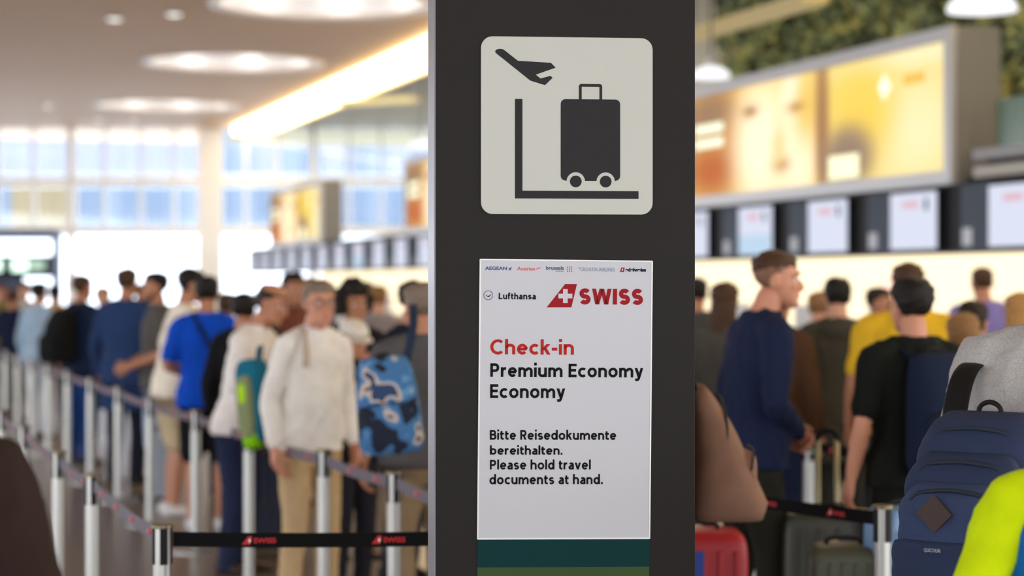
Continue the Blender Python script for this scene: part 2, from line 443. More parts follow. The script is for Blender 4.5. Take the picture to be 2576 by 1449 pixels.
for i in range(3):
    x0, x1 = -6.74 - 14.35*i, -.26 - 14.35*i
    z0, z1 = 2.66, 4.14
    e = empty('advert_light_box', mw=ROW @ Matrix.Translation((0, -.15, 0)))
    tag(e, AD_LABELS[i], 'light box', 'advert light boxes')
    fm = mat('advert_frame', rgb(176,174,176), .4, .2)
    G().box(x0, x1, .03, .5, z0, z1).build('box', mat('advert_box', rgb(120,116,110), .5), e)
    fr = .13
    for (a, b, c_, d_) in ((x0, x1, z0, z0+fr), (x0, x1, z1-fr, z1), (x0, x0+fr, z0+fr, z1-fr), (x1-fr, x1, z0+fr, z1-fr)):
        G().box(a, b, -.03, .05, c_, d_).build('frame', fm, e)
    nu, nv = 200, 56
    uu, vv = np.meshgrid(np.linspace(0, 1, nu), np.linspace(0, 1, nv))
    U, V = uu.ravel(), vv.ravel()
    pts = np.stack([x0+fr+U*(x1-x0-2*fr), np.full_like(U, .012), z0+fr+V*(z1-z0-2*fr)], 1)
    idx = np.arange(nu*nv).reshape(nv, nu)
    fs = np.stack([idx[:-1,:-1].ravel(), idx[:-1,1:].ravel(), idx[1:,1:].ravel(), idx[1:,:-1].ravel()], 1)
    me = bpy.data.meshes.new('print'); me.from_pydata(pts.tolist(), [], fs.tolist())
    at = me.color_attributes.new('print', 'FLOAT_COLOR', 'POINT')
    at.data.foreach_set('color', np.concatenate([ad_colours(U, V), np.ones((len(U),1))], 1).astype(np.float32).ravel())
    me.materials.append(M_ad)
    linked('print', me, e)

# planted green wall behind and above the desks
gw = struct(rowobj(G().box(-11.5, 9, 2.55, 2.7, 2.4, CEIL), 'wall_planted', mat('moss_backing', rgb(46,52,34), .95, 0, .4, 3)), 'dark green planted wall above the check-in row')
nL = 34000
px = rng.uniform(-11.5, 9, nL); pz = rng.uniform(2.75, CEIL-.05, nL)
clump = np.sin(px*2.3+np.sin(pz*3.1)*1.3)*np.sin(pz*2.9+np.cos(px*1.7)) 
py = 2.55 - .06 - .14*np.clip(clump+.4,0,2) - rng.uniform(0,.14,nL)
sz_ = rng.uniform(.05,.105,nL); az = rng.uniform(0,2*np.pi,nL); tl = rng.uniform(.2,1.2,nL)
ax = np.stack([np.cos(az), -np.sin(tl)*.6, np.sin(az)], 1); bx2 = np.stack([-np.sin(az)*.6, -np.cos(tl)*.6, np.cos(az)*.6], 1)
cc = np.stack([px,py,pz],1)
vv = np.empty((nL,4,3)); s1 = sz_[:,None]
vv[:,0] = cc-ax*s1; vv[:,1] = cc-bx2*s1*.8; vv[:,2] = cc+ax*s1; vv[:,3] = cc+bx2*s1*.8
me = bpy.data.meshes.new('leaves'); me.from_pydata(vv.reshape(-1,3).tolist(), [], np.arange(nL*4).reshape(-1,4).tolist())
m = bpy.data.materials.new('leaf'); m.use_nodes = True; nt = m.node_tree; b = nt.nodes['Principled BSDF']; b.inputs['Roughness'].default_value = .6
tc = nt.nodes.new('ShaderNodeTexCoord'); n1 = nt.nodes.new('ShaderNodeTexNoise'); n1.inputs['Scale'].default_value = 2.6; n1.inputs['Detail'].default_value = 6
cr = nt.nodes.new('ShaderNodeValToRGB'); cr.color_ramp.elements[0].position = .36; cr.color_ramp.elements[0].color = (*rgb(58,66,44),1)
cr.color_ramp.elements[1].position = .62; cr.color_ramp.elements[1].color = (*rgb(150,150,92),1)
el = cr.color_ramp.elements.new(.5); el.color = (*rgb(96,112,78),1)
nt.links.new(tc.outputs['Object'], n1.inputs['Vector']); nt.links.new(n1.outputs['Fac'], cr.inputs[0]); nt.links.new(cr.outputs[0], b.inputs['Base Color'])
me.materials.append(m)
lv = linked('leaves', me, None); lv.matrix_world = ROW; lv['kind'] = 'stuff'
lv['label'] = 'mottled green foliage covering the planted wall'; lv['category'] = 'foliage'

# pieces right of the big advert: green pane, ledge, dark recess
e = empty('service_gallery', mw=ROW); tag(e, 'dark gallery ledge with green pane right of the large advert', 'ledge')
G().box(.1, 9, .1, .16, 2.98, 3.42).build('pane', mat('green_pane', rgb(58,92,66), .25), e)
G().box(.0, 9, -.1, .5, 2.86, 2.96).build('ledge', mat('ledge_grey', rgb(140,136,138), .5), e)
G().box(.0, 9, .05, .5, 2.68, 2.86).build('recess', M_black, e)
G().box(.05, 1.1, -.12, .02, 2.70, 2.80).build('bar', mat('bar_beige', rgb(168,160,150), .5), e)
# pendants and panel lights in front of the planted wall
def pendant(x, y, d, r, lab):
    p = P(x, y, d); e = empty('pendant_lamp', (p.x, p.y, p.z)); tag(e, lab, 'lamp', 'white dome lamps')
    rs = []
    for i in range(9):
        a = math.pi/2*i/8*.97
        rs.append([(r*math.cos(a)*math.cos(2*math.pi*k/28), r*math.cos(a)*math.sin(2*math.pi*k/28), r*.62*math.sin(a)) for k in range(28)])
    G().rings(rs).build('shade', emis('dome_glow', (.97,.96,1.0), .7), e, True)
    G().cyl((0,0), .012, r*.6, CEIL-p.z, 8).build('cord', M_dark, e)
    G().cyl((0,0), .06, r*.58, r*.58+.1, 12).build('cap', M_silver, e)
pendant(1788, 196, 24.6, .24, 'white dome lamp above the left end of the large advert')
pendant(2470, 28, 18.9, .33, 'white dome lamp at the top right above the large advert')
pendant(1062, 372, 44, .30, 'white dome lamp just left of the sign pillar edge')
def panel_light(x0, x1, y, d0, d1, m, lab):
    a = P(x0, y, d0); b = P(x1, y, d1); z = (a.z+b.z)/2
    dv = b-a; L = Vector((dv.x, dv.y)).length; e = empty('panel_light', (a.x, a.y, z), math.atan2(dv.y, dv.x)); tag(e, lab, 'ceiling light', 'long panel lights')
    G().box(0, L, -.18, .18, 0, .10).build('housing', mat('panel_housing', rgb(190,172,120), .5), e)
    G().box(.03, L-.03, -.16, .16, -.015, .0).build('diffuser', m, e)
    G().box(.03, L-.03, -.195, -.18, .01, .09).build('side_diffuser', m, e)
    for t in (.15, .85): G().cyl((L*t, 0), .01, .1, CEIL-z, 6).build('hanger', M_dark, e)
panel_light(864, 1052, 258, 47, 46, M_warmpanel, 'long yellow panel light beside the glowing ceiling strip')
panel_light(1700, 2052, 62, 27.5, 23.5, M_dimpanel, 'long dim amber panel light at the top right of the sign pillar')

# ------------------------------------------------------------------ the sign pillar
PD = 5.25; S = F/PD
PCX = 1421.0
pil = empty('sign_pillar', ((PCX-CX)/F*PD, PD, 0), math.radians(6))
tag(pil, 'tall dark sign pillar with luggage pictogram and airline check-in notice', 'sign')
def q(x, y): return ((x-PCX)/S/ math.cos(math.radians(6)), H-(y-HY)/S)
M_pil = mat('pillar_anthracite', rgb(33,30,28), .55, .0, .06, 3, .02, 60, spec=.18)
hw = .341
G().box(-hw, hw+.0075, 0, .26, 0, 2.75).build('body', M_pil, pil, bevel=.002)
G().box(-hw-.004, -hw, .004, .26, 0, 2.75).build('side_cover', mat('pillar_side', rgb(116,112,118), .4, .5), pil)
G().box(-.42, .42, -.08, .34, 0, .02).build('base_plate', M_silver, pil, bevel=.004)
def rrect(x0, x1, z0, z1, r, n=8):
    p = []
    for cx, cz, a0 in ((x1-r, z0+r, -90), (x1-r, z1-r, 0), (x0+r, z1-r, 90), (x0+r, z0+r, 180)):
        for k in range(n+1):
            a = math.radians(a0+90*k/n); p.append((cx+r*math.cos(a), cz+r*math.sin(a)))
    return p
M_plate = mat('pictogram_plate', rgb(194,196,188), .5, 0, .02, 6)
M_ink = mat('pictogram_ink', rgb(32,28,32), .6, spec=.3)
a, b = q(1209.7, 539.6), q(1642.7, 94)
plate = G().prism(rrect(a[0], b[0], a[1], b[1], .031), -.006, -.001).build('pictogram_plate', M_plate, pil, bevel=.0012)
def qz(zx, zy): return q(1190+zx/2.898, 60+zy/2.898)
def ink(pts, name, lift=.0068):
    pp = [qz(*p) for p in pts]
    ar = sum(pp[i][0]*pp[(i+1)%len(pp)][1]-pp[(i+1)%len(pp)][0]*pp[i][1] for i in range(len(pp)))
    if ar < 0: pp.reverse()
    return G().prism(pp, -lift, -.004).build(name, M_ink, plate)
ink([(160,208),(166,198),(178,192),(200,190),(218,193),(232,203),(325,275),(565,287),(600,322),(455,375),(490,402),(562,382),(578,396),(522,450),(415,418),(172,226),(163,218)], 'airplane_symbol')
ink([(304,552),(358,552),(358,1218),(1207,1218),(1207,1275),(304,1275)], 'platform_bar')
def arc(cx, cy, r, a0, a1, n=14): return [(cx+r*math.cos(math.radians(a0+(a1-a0)*k/n)), cy+r*math.sin(math.radians(a0+(a1-a0)*k/n))) for k in range(n+1)]
body = arc(672,585,35,180,270,6)+arc(1037,585,35,270,360,6)+arc(1037,1108,35,0,80,5)
body += [p for p in arc(966,1150,68,-4,-176)] + [p for p in arc(747,1150,68,-4,-176)] + arc(672,1108,35,100,180,5)
ink(body, 'suitcase_symbol')
for c in (747,966): ink(arc(c,1149,43,0,350,28), 'wheel_symbol')
ink([(770,552),(770,452),(776,442),(786,438),(924,438),(934,442),(940,452),(940,552),(920,552),(920,459),(790,459),(790,552)], 'handle_symbol')

inf = empty('notice_panel'); inf.parent = pil
ic = q(1421.7, 1003); inf.location = (ic[0], 0, ic[1]); inf.rotation_euler = (0, math.radians(.55), 0)
def iq(x, y):
    a = q(x, y); a = (a[0]-ic[0], a[1]-ic[1]); t = math.radians(.55)
    return (a[0]*math.cos(t)-a[1]*math.sin(t), a[0]*math.sin(t)+a[1]*math.cos(t))
i0, i1 = iq(1204.5, 1353)[1], iq(1425, 654.5)[1]
ix0, ix1 = -.2285, .2285
M_paper = mat('notice_paper', rgb(196,198,206), .5, 0, .012, 5)
inf_paper = G().box(ix0, ix1, -.004, -.0005, i0, i1).build('notice_sheet', M_paper, inf)
for (xa, xb, za, zb) in ((ix0-.0015, ix0+.0022, i0, i1), (ix1-.0022, ix1+.0015, i0, i1), (ix0, ix1, i1-.0022, i1+.001), (ix0, ix1, i0-.001, i0+.0028)):
    G().box(xa, xb, -.0052, -.001, za, zb).build('sheet_edge', mat('sheet_edge', rgb(238,240,240), .4), inf)
it = iq(1420, 1426)[1]
G().box(ix0, ix1, -.0036, -.0005, it, i0-.001).build('teal_band', mat('teal_band', rgb(8,54,56), .7, 0, .06, 5, spec=.15), inf)
G().box(ix0, ix1, -.0032, -.0005, iq(1420,1700)[1], it).build('green_band', mat('green_band', rgb(62,84,50), .7, 0, .15, 6, spec=.15), inf)

def lettering(body, x0, x1, y0, y1, m, bold=0.0, shear=0.0, name='lettering', par=inf, lift=.0048):
    A = iq(x0, y1); B = iq(x1, y0)
    def cb(me):
        n = len(me.vertices); co = np.empty(n*3, np.float32); me.vertices.foreach_get('co', co); co = co.reshape(-1,3)
        mn, mx = co.min(0), co.max(0)
        out = np.empty_like(co)
        out[:,0] = A[0]+(co[:,0]-mn[0])/(mx[0]-mn[0])*(B[0]-A[0])
        out[:,2] = A[1]+(co[:,1]-mn[1])/(mx[1]-mn[1])*(B[1]-A[1])
        out[:,1] = np.where(co[:,2] > 0, -lift, -.003)
        me.vertices.foreach_set('co', out.ravel()); me.update()
        me.materials.clear(); me.materials.append(m)
        linked(name, me, par)
    text(body, cb, bold, .02, shear)
def stroke_text(body, h):
    """grotesque lettering drawn as strokes of half width h; returns polygons (lists of points)"""
    polys = []
    def line(pts, ox):
        n = len(pts); L, R = [], []
        for i in range(n):
            a = pts[max(i-1, 0)]; b = pts[min(i+1, n-1)]
            dx, dy = b[0]-a[0], b[1]-a[1]; q_ = math.hypot(dx, dy) or 1; nx, ny = -dy/q_, dx/q_
            L.append((pts[i][0]+nx*h+ox, pts[i][1]+ny*h)); R.append((pts[i][0]-nx*h+ox, pts[i][1]-ny*h))
        for i in range(n-1): polys.append([R[i], R[i+1], L[i+1], L[i]])
    def diag(x0, y0, x1, y1, ox, f=1.0):
        hx = f*h*math.hypot(x1-x0, y1-y0)/abs(y1-y0)
        polys.append([(x0-hx+ox, y0), (x0+hx+ox, y0), (x1+hx+ox, y1), (x1-hx+ox, y1)])
    def el(cx, cy, rx, ry, a0, a1, n=22):
        return [(cx+rx*math.cos(math.radians(a0+(a1-a0)*k/n)), cy+ry*math.sin(math.radians(a0+(a1-a0)*k/n))) for k in range(n+1)]
    v = h*.94
    XH, CH, AS, DS = .5, .70, .73, -.20
    ox = 0.0; gap = .075
    for ch in body:
        w = .5
        if ch == ' ': ox += .245; continue
        if ch == 'o': w = .50; line(el(.25, .25, .25-h, .255-v, 0, 360, 36), ox)
        elif ch == 'c': w = .43; line(el(.25, .25, .25-h, .255-v, 48, 312, 26), ox)
        elif ch == 'e':
            w = .475; line(el(.24, .25, .24-h, .255-v, 0, 318, 28), ox); line([(h, .255), (.475-h*.6, .255)], ox); 
        elif ch == 'a':
            w = .41; xr_ = w-h
            line([(xr_, 0), (xr_, .34)] , ox); line(el(.215, .335, xr_-.215, .17-v, 0, 150, 14), ox)
            line([(xr_, .292), (.20, .285)] + el(.165, .145, .165-h, .145-v+.002, 80, 270, 14) + [(.22, v+.004), (xr_-.03, .075), (xr_, .12)], ox)
        elif ch in 'db':
            w = .49; bx_ = .235 if ch == 'd' else .255; line(el(bx_, .25, .235-h, .255-v, 0, 360, 34), ox)
            x = w-h if ch == 'd' else h; line([(x, 0), (x, AS)], ox)
        elif ch in 'hnmru':
            if ch == 'u':
                w = .46; r_ = (w-2*h)/2
                line([(h, XH), (h, .20)] + el(w/2, .19, r_, .195-v, 180, 360, 16) + [(w-h, .2)], ox); line([(w-h, 0), (w-h, XH)], ox)
            elif ch == 'r':
                w = .30; line([(h, 0), (h, XH)], ox); line(el(.27, .28, .27-h, .225-v, 180, 88, 10), ox)
            else:
                w = .46 if ch != 'm' else .76; line([(h, 0), (h, AS if ch == 'h' else XH)], ox)
                if ch != 'm': line(el(w/2, .30, w/2-h, .205-v, 180, 0, 18) + [(w-h, 0)], ox)
                else:
                    for x0 in (0, .35): ww = .41; line(el(x0+ww/2, .30, ww/2-h, .205-v, 180, 0, 16) + [(x0+ww-h, 0)], ox)
        elif ch == 'i': w = 2*h; line([(h, 0), (h, XH)], ox); line([(h, .60), (h, .60+2.1*h)], ox)
        elif ch == 'l': w = 2*h; line([(h, 0), (h, AS)], ox)
        elif ch == 't':
            w = .29; line([(.105, .63), (.105, .15)] + el(.215, .14, .11, .14-v, 180, 270, 8) + [(.28, v)], ox); line([(0, XH-v), (.28, XH-v)], ox)
        elif ch == 'f':
            w = .28; line([(.105, 0), (.105, .56)] + el(.205, .58, .10, .15-v, 180, 90, 8) + [(.28, .73-v)], ox); line([(0, XH-v), (.26, XH-v)], ox)
        elif ch == 'k': w = .43; line([(h, 0), (h, AS)], ox); diag(.09, .21, .35, XH, ox); diag(.365, 0, .20, .30, ox)
        elif ch == 'v': w = .45; diag(.225, 0, .065, XH, ox); diag(.225, 0, .385, XH, ox)
        elif ch == 'y':
            w = .45; diag(.23, .02, .065, XH, ox); diag(.215, -.06, .385, XH, ox)
            line([(.235, .0), (.20, -.09), (.165, -.125), (.12, DS+v+.015), (.03, DS+v+.01)], ox)
        elif ch in 'sS':
            Hh = XH if ch == 's' else CH; w = .40 if ch == 's' else .53
            ry = (Hh+.01-2*v)/4; cx = w/2
            top = el(cx, Hh+.005-v-ry, w/2-h-.008, ry, 28, 270, 20); bot = el(cx, -.005+v+ry, w/2-h, ry, 90, -152, 20)
            line(top[:-1]+bot, ox)
        elif ch == '.': w = 2.1*h; line([(h*1.05, 0), (h*1.05, 2.1*h)], ox)
        elif ch == '-': w = .24; line([(.0, .26), (.24, .26)], ox)
        elif ch == 'C': w = .58; line(el(.34, .35, .34-h, .36-v, 48, 312, 30), ox)
        elif ch == 'E':
            w = .43; line([(h, 0), (h, CH)], ox)
            for y in (v, .36, CH-v): line([(0, y), (w if y != .36 else w-.03, y)], ox)
        elif ch == 'L': w = .42; line([(h, 0), (h, CH)], ox); line([(0, v), (w, v)], ox)
        elif ch == 'I': w = 2*h; line([(h, 0), (h, CH)], ox)
        elif ch == 'W':
            w = .88; f = .92
            for a, b, c, d in ((.23,0,.08,CH),(.23,0,.43,CH),(.65,0,.45,CH),(.65,0,.80,CH)): diag(a, b, c, d, ox, f)
        elif ch in 'PRB':
            w = .48; line([(h, 0), (h, CH)], ox); yb_ = .32 if ch != 'B' else .37; ry = (CH-v-yb_)/2
            line([(0, CH-v), (.26, CH-v)] + el(.27, yb_+ry, .20-h if ch != 'B' else .175-h*.8, ry, 90, -90, 14) + [(h, yb_)], ox)
            if ch == 'R': diag(.40, 0, .26, .32, ox)
            if ch == 'B': ry = (yb_-v)/2; line([(h, yb_), (.27, yb_)] + el(.28, v+ry, .215-h, ry, 90, -90, 14) + [(0, v)], ox)
        ox += w + gap
    return polys
def strokes(body, x0, x1, y0, y1, m, h=.069, par=None):
    A = iq(x0, y1); B = iq(x1, y0); po = stroke_text(body, h)
    xs_ = [p[0] for q_ in po for p in q_]; ys_ = [p[1] for q_ in po for p in q_]
    fx_ = (B[0]-A[0])/(max(xs_)-min(xs_)); fy_ = (B[1]-A[1])/(max(ys_)-min(ys_)); mx_, my_ = min(xs_), min(ys_)
    g = G()
    for q_ in po:
        pp_ = [(A[0]+(p[0]-mx_)*fx_, A[1]+(p[1]-my_)*fy_) for p in q_]
        ar = sum(pp_[i][0]*pp_[(i+1)%4][1]-pp_[(i+1)%4][0]*pp_[i][1] for i in range(4))
        if ar < 0: pp_.reverse()
        n = 4; g.add([(p[0], -.0048, p[1]) for p in pp_], [(0,1,2,3)])
    return g.build('lettering', m, inf)
M_txt = mat('ink_black', rgb(6,6,12), .7, spec=.2); M_txr = mat('ink_red', rgb(176,32,28), .6, spec=.2); M_txb = mat('ink_navy', rgb(12,18,46), .6, spec=.2)
M_txs = mat('ink_swiss_red', rgb(150,16,28), .6, spec=.2); M_blue = mat('ink_blue', rgb(52,70,140), .5); M_rose = mat('ink_rose', rgb(206,84,84), .5); M_steel = mat('ink_steel', rgb(128,138,170), .5); M_slate = mat('ink_slate', rgb(60,66,110), .5)
strokes('Check-in', 1233, 1443.5, 853, 891, M_txr)
strokes('Premium Economy', 1233, 1619, 914.5, 956, M_txt)
strokes('Economy', 1232.5, 1421.5, 967, 1009, M_txt)
strokes('Bitte Reisedokumente', 1232, 1550.5, 1081.5, 1104.5, M_txt)
strokes('bereithalten.', 1232, 1414.5, 1119.5, 1142, M_txt)
strokes('Please hold travel', 1232, 1486, 1156, 1179, M_txt)
strokes('documents at hand.', 1231, 1516.5, 1193, 1216, M_txt)
strokes('SWISS', 1457, 1618.5, 726.6, 766, M_txs, .098)
strokes('Lufthansa', 1254, 1347.5, 736.5, 752.5, M_txb, .075)
lettering('AEGEAN', 1220, 1275, 671, 679, M_blue, .03)
lettering('Austrian', 1300, 1345, 671, 680.5, M_rose, .015, .1)
lettering('brussels', 1373, 1418, 669.5, 678.5, M_slate, .02)
lettering('airlines', 1397, 1418, 680, 684, M_steel, .0)
lettering('CROATIA AIRLINES', 1459, 1547, 673.5, 682, M_steel, .0)
lettering('edelweiss', 1573, 1626, 674, 683, M_txb, .05)
def inkpoly(pts, m, name, lift=.0046):
    pp = [iq(*p) for p in pts]
    ar = sum(pp[i][0]*pp[(i+1)%len(pp)][1]-pp[(i+1)%len(pp)][0]*pp[i][1] for i in range(len(pp)))
    if ar < 0: pp.reverse()
    return G().prism(pp, -lift, -.003).build(name, m, inf)
inkpoly([(1421,714.5),(1451,714.5),(1437,773),(1374.5,773)], M_txs, 'tail_emblem')
c_ = (1421.6,744.7); A_, t_ = 17.5, 5.9
inkpoly([(c_[0]-t_,c_[1]-A_),(c_[0]+t_,c_[1]-A_),(c_[0]+t_,c_[1]-t_),(c_[0]+A_,c_[1]-t_),(c_[0]+A_,c_[1]+t_),(c_[0]+t_,c_[1]+t_),(c_[0]+t_,c_[1]+A_),(c_[0]-t_,c_[1]+A_),(c_[0]-t_,c_[1]+t_),(c_[0]-A_,c_[1]+t_),(c_[0]-A_,c_[1]-t_),(c_[0]-t_,c_[1]-t_)], M_paper, 'emblem_cross', .0054)
inkpoly(arc(1228,742.6,11.8,0,352,32)+list(reversed(arc(1228,742.6,10.6,0,352,32))), M_txb, 'round_emblem')
inkpoly([(1220,740),(1226,744),(1230,743.5),(1236.5,738.5),(1231,746.5),(1226.5,747.5),(1229,745.5),(1225,746)], M_txb, 'crane_emblem')
inkpoly([(1279,673),(1281,675),(1283,674),(1287,671),(1285,678),(1282,681),(1280,679)], M_blue, 'bird_emblem')
inkpoly([(1346,680),(1350,675),(1353,674),(1361,671.5),(1355,676.5),(1351,677)], M_rose, 'arrow_emblem')
inkpoly([(1453,673),(1458,673.5),(1460,676),(1456,676)], M_steel, 'arrow_emblem')
for i in range(3):
    for j in range(3):
        inkpoly(arc(1427+5.2*i, 672+5.2*j, 1.7, 0, 330, 10), M_rose, 'dot_emblem')
inkpoly([(1563,673),(1572,673),(1569.5,684),(1560,684)], M_txs, 'tail_emblem')
inkpoly([(1564.5,676),(1568,676),(1567,681),(1563.5,681)], M_paper, 'emblem_cross', .0054)

# ------------------------------------------------------------------ barrier posts with belts
PH = .91
g = G()
n = 24
prof = []
for k in range(n*2):
    a = 2*math.pi*k/(n*2); r = .031
    if min(abs((a - math.pi/4 - j*math.pi/2 + math.pi) % (2*math.pi) - math.pi) for j in range(4)) < .10: r = .027
    prof.append((r*math.cos(a), r*math.sin(a)))
ME_tube = G().rings([[(x, y, z) for x, y in prof] for z in (.02, PH-.012)]).mesh('tube')
ME_cap = G().rings([[(r*math.cos(2*math.pi*k/28), r*math.sin(2*math.pi*k/28), z) for k in range(28)] for r, z in ((.033,PH-.014),(.038,PH-.012),(.038,PH-.002),(.034,PH))]).mesh('cap')
ME_slot = G().box(-.012, .012, -.0335, -.0255, PH-.135, PH-.014).mesh('belt_slot')
ME_foot = G().rings([[(r*math.cos(2*math.pi*k/36), r*math.sin(2*math.pi*k/36), z) for k in range(36)] for r, z in ((.17,0),(.17,.008),(.14,.016),(.05,.024),(.034,.03))]).mesh('foot_plate')
ME_clip = G().box(-.016, .016, -.045, -.03, PH-.09, PH-.02).mesh('belt_clip')
M_steelplate = mat('foot_steel', (.5,.5,.5), .35, .9)
M_clip = mat('belt_clip_mint', rgb(150,190,170), .4)
M_postcap = mat('post_cap', rgb(120,108,84), .35, .7)
for me, m in ((ME_tube, M_silver), (ME_cap, M_postcap), (ME_slot, M_dark), (ME_foot, M_steelplate), (ME_clip, M_clip)): me.materials.append(m)
LOGO = {'tail': G().prism([(-.0575,-.014),(-.029,-.014),(-.0225,.014),(-.036,.014)], -.0006, .0006).mesh('emblem'),
        'cross': G().prism([(-.036,-.003),(-.033,-.003),(-.033,-.008),(-.029,-.008),(-.029,-.003),(-.026,-.003),(-.026,.001),(-.029,.001),(-.029,.006),(-.033,.006),(-.033,.001),(-.036,.001)], -.0012, .0006).mesh('emblem_cross')}
LOGO['tail'].materials.append(M_red); LOGO['cross'].materials.append(M_lwhite)
WORDS = []      # belts waiting for the shared lettering mesh
def barrier_row(points, labels, group, beltmat, clip=False):
    posts = []
    for i, (X, Y) in enumerate(points):
        e = empty('barrier_post', (X, Y, 0)); posts.append(e)
        tag(e, labels[i], 'barrier post', group)
        linked('tube', ME_tube, e); linked('cap', ME_cap, e); linked('foot_plate', ME_foot, e)
        ang = 0
        if i + 1 < len(points): ang = math.atan2(points[i+1][1]-Y, points[i+1][0]-X)
        elif i: ang = math.atan2(Y-points[i-1][1], X-points[i-1][0])
        for j in range(4): linked('belt_slot', ME_slot, e, (0,0,0), ang + j*math.pi/2)
        if clip: linked('belt_clip', ME_clip, e, (0,0,0), ang + math.pi/2)
        if i + 1 < len(points):
            L = math.hypot(points[i+1][0]-X, points[i+1][1]-Y)
            nn = 12; pts = []
            rs = []
            for k in range(nn+1):
                t = k/nn; x = .036 + t*(L-.072); sag = -.012*4*t*(1-t)
                rs.append([(x,-.0015,.833+sag),(x,.0015,.833+sag),(x,.0015,.883+sag),(x,-.0015,.883+sag)])
            b = G().rings(rs).build('belt', beltmat, e); b.rotation_euler = (0,0,ang)
            # logos face the camera side of the belt
            side = 1 if (Vector((-math.sin(ang), math.cos(ang)))).dot(Vector((-X,-Y))) < 0 else -1
            k = 0; x = .28
            while x < L-.15:
                t = (x-.036)/(L-.072); z = .858-.012*4*t*(1-t)
                WORDS.append((b, x, z, side)); x += .44
    return posts
def pp(x, ytop):
    d = F*(H-PH)/(ytop-HY); return ((x-CX)/F*d, d)
rowA = [((1178-CX)/F*7.6, 7.6), pp(992,1185), pp(815,1130), pp(627,1076), pp(493,1031), pp(378,1000), pp(298,972), pp(228,950), pp(170,931), pp(122,916), pp(80,903), pp(45,892), pp(14,882)]
labA = ['barrier post of the long queue line, hidden behind the sign pillar'] + ['silver barrier post of the long queue line, %s from the sign pillar' % nth[i] for i in range(12)]
barrier_row(rowA, labA, 'posts of the long left queue line', M_beltgrey, True)
rowB = [((1500-CX)/F*6.9, 6.9), pp(408,1318), pp(233,1190), pp(147,1133), pp(60,1070), pp(4,1030), pp(-60,990)]
labB = ['barrier post hidden behind the sign pillar, holding the black belt end', 'nearest silver barrier post holding the black belt at lower left', 'silver barrier post second in the near left line', 'silver barrier post third in the near left line', 'silver barrier post fourth in the near left line at the left edge', 'silver barrier post fifth in the near left line at the very edge', 'barrier post of the near left line just outside the picture']
postsB = barrier_row(rowB, labB, 'posts of the near left line', M_beltgrey)
for c in postsB[0].children:
    if c.name.startswith('belt') and len(c.data.vertices) > 40: c.data.materials.clear(); c.data.materials.append(M_belt)
barrier_row([pp(2220,1270), (.61, 8.73)], ['silver barrier post beside the navy backpack at lower right', 'barrier post hidden behind the pillar and the brown backpack'], 'posts of the right line', M_belt)
barrier_row([pp(2035,1095), ((2420-CX)/F*9.3, 9.3)], ['silver barrier post behind the suitcase handles at right', 'barrier post hidden behind the man with the dark backpack'], 'posts of the far right line', M_belt, True)
def words_cb(me):
    n = len(me.vertices); co = np.empty(n*3, np.float32); me.vertices.foreach_get('co', co); co = co.reshape(-1,3)
    mn, mx = co.min(0), co.max(0); out = np.empty_like(co)
    out[:,0] = -.018+(co[:,0]-mn[0])/(mx[0]-mn[0])*.076; out[:,2] = -.010+(co[:,1]-mn[1])/(mx[1]-mn[1])*.018
    out[:,1] = np.where(co[:,2] > 0, -.0006, .0006)
    me.vertices.foreach_set('co', out.ravel()); me.update(); me.materials.clear(); me.materials.append(M_red)
    for b, x, z, side in WORDS:
        for nm, mm in (('emblem', LOGO['tail']), ('emblem_cross', LOGO['cross']), ('lettering', me)):
            linked(nm, mm, b, (x, -.0018*side, z), 0 if side > 0 else math.pi)
text('SWISS', words_cb, .03, .02)

# ------------------------------------------------------------------ people
SK = {'fair': mat('skin_fair', rgb(214,160,132), .55, 0, .06, 30), 'tan': mat('skin_tan', rgb(186,128,98), .55, 0, .06, 30), 'pink': mat('skin_pink', rgb(206,144,116), .55, 0, .06, 30), 'dark': mat('skin_dark', rgb(140,92,68), .55, 0, .06, 30)}
HC = {'black': (24,20,18), 'dark': (38,28,22), 'brown': (74,50,34), 'light': (140,102,62), 'blond': (176,132,78), 'grey': (128,112,98), 'auburn': (96,62,40)}
def hairmat(c): return mat('hair_'+c, rgb(*HC[c]), .6, 0, .3, 60, .6, 120, spec=.3)
M_eye = mat('eye_white', (.75,.72,.7), .3); M_iris = mat('iris', (.03,.02,.015), .2)

HT = np.array([  # z, half width, front y, back y
 (-.116,.014,-.070,-.045),(-.108,.030,-.083,-.028),(-.092,.044,-.088,-.010),(-.072,.053,-.087,.004),(-.050,.059,-.089,.028),(-.025,.065,-.087,.060),
 (.0,.069,-.083,.082),(.018,.071,-.086,.090),(.034,.073,-.091,.094),(.058,.073,-.088,.095),(.080,.066,-.075,.088),(.098,.052,-.052,.070),(.109,.034,-.026,.048),(.115,.012,.0,.022)])
def head_rings(infl=0.0, n=28, m=26):
    zs = np.linspace(HT[0,0], HT[-1,0], m)
    w = np.interp(zs, HT[:,0], HT[:,1]); f = np.interp(zs, HT[:,0], HT[:,2]); b = np.interp(zs, HT[:,0], HT[:,3])
    rs = []
    for i in range(m):
        z = zs[i]; cy = (f[i]+b[i])/2; ry = (b[i]-f[i])/2
        zz = z*(1+infl/.115*.9) if z > 0 else z
        r = []
        for k in range(n):
            a = 2*math.pi*k/n
            c, s = math.cos(a), math.sin(a); e = 2.25
            r.append(((w[i]+infl)*math.copysign(abs(s)**(2/e), s), cy - (ry+infl)*math.copysign(abs(c)**(2/e), c), zz))
        rs.append(r)
    return rs
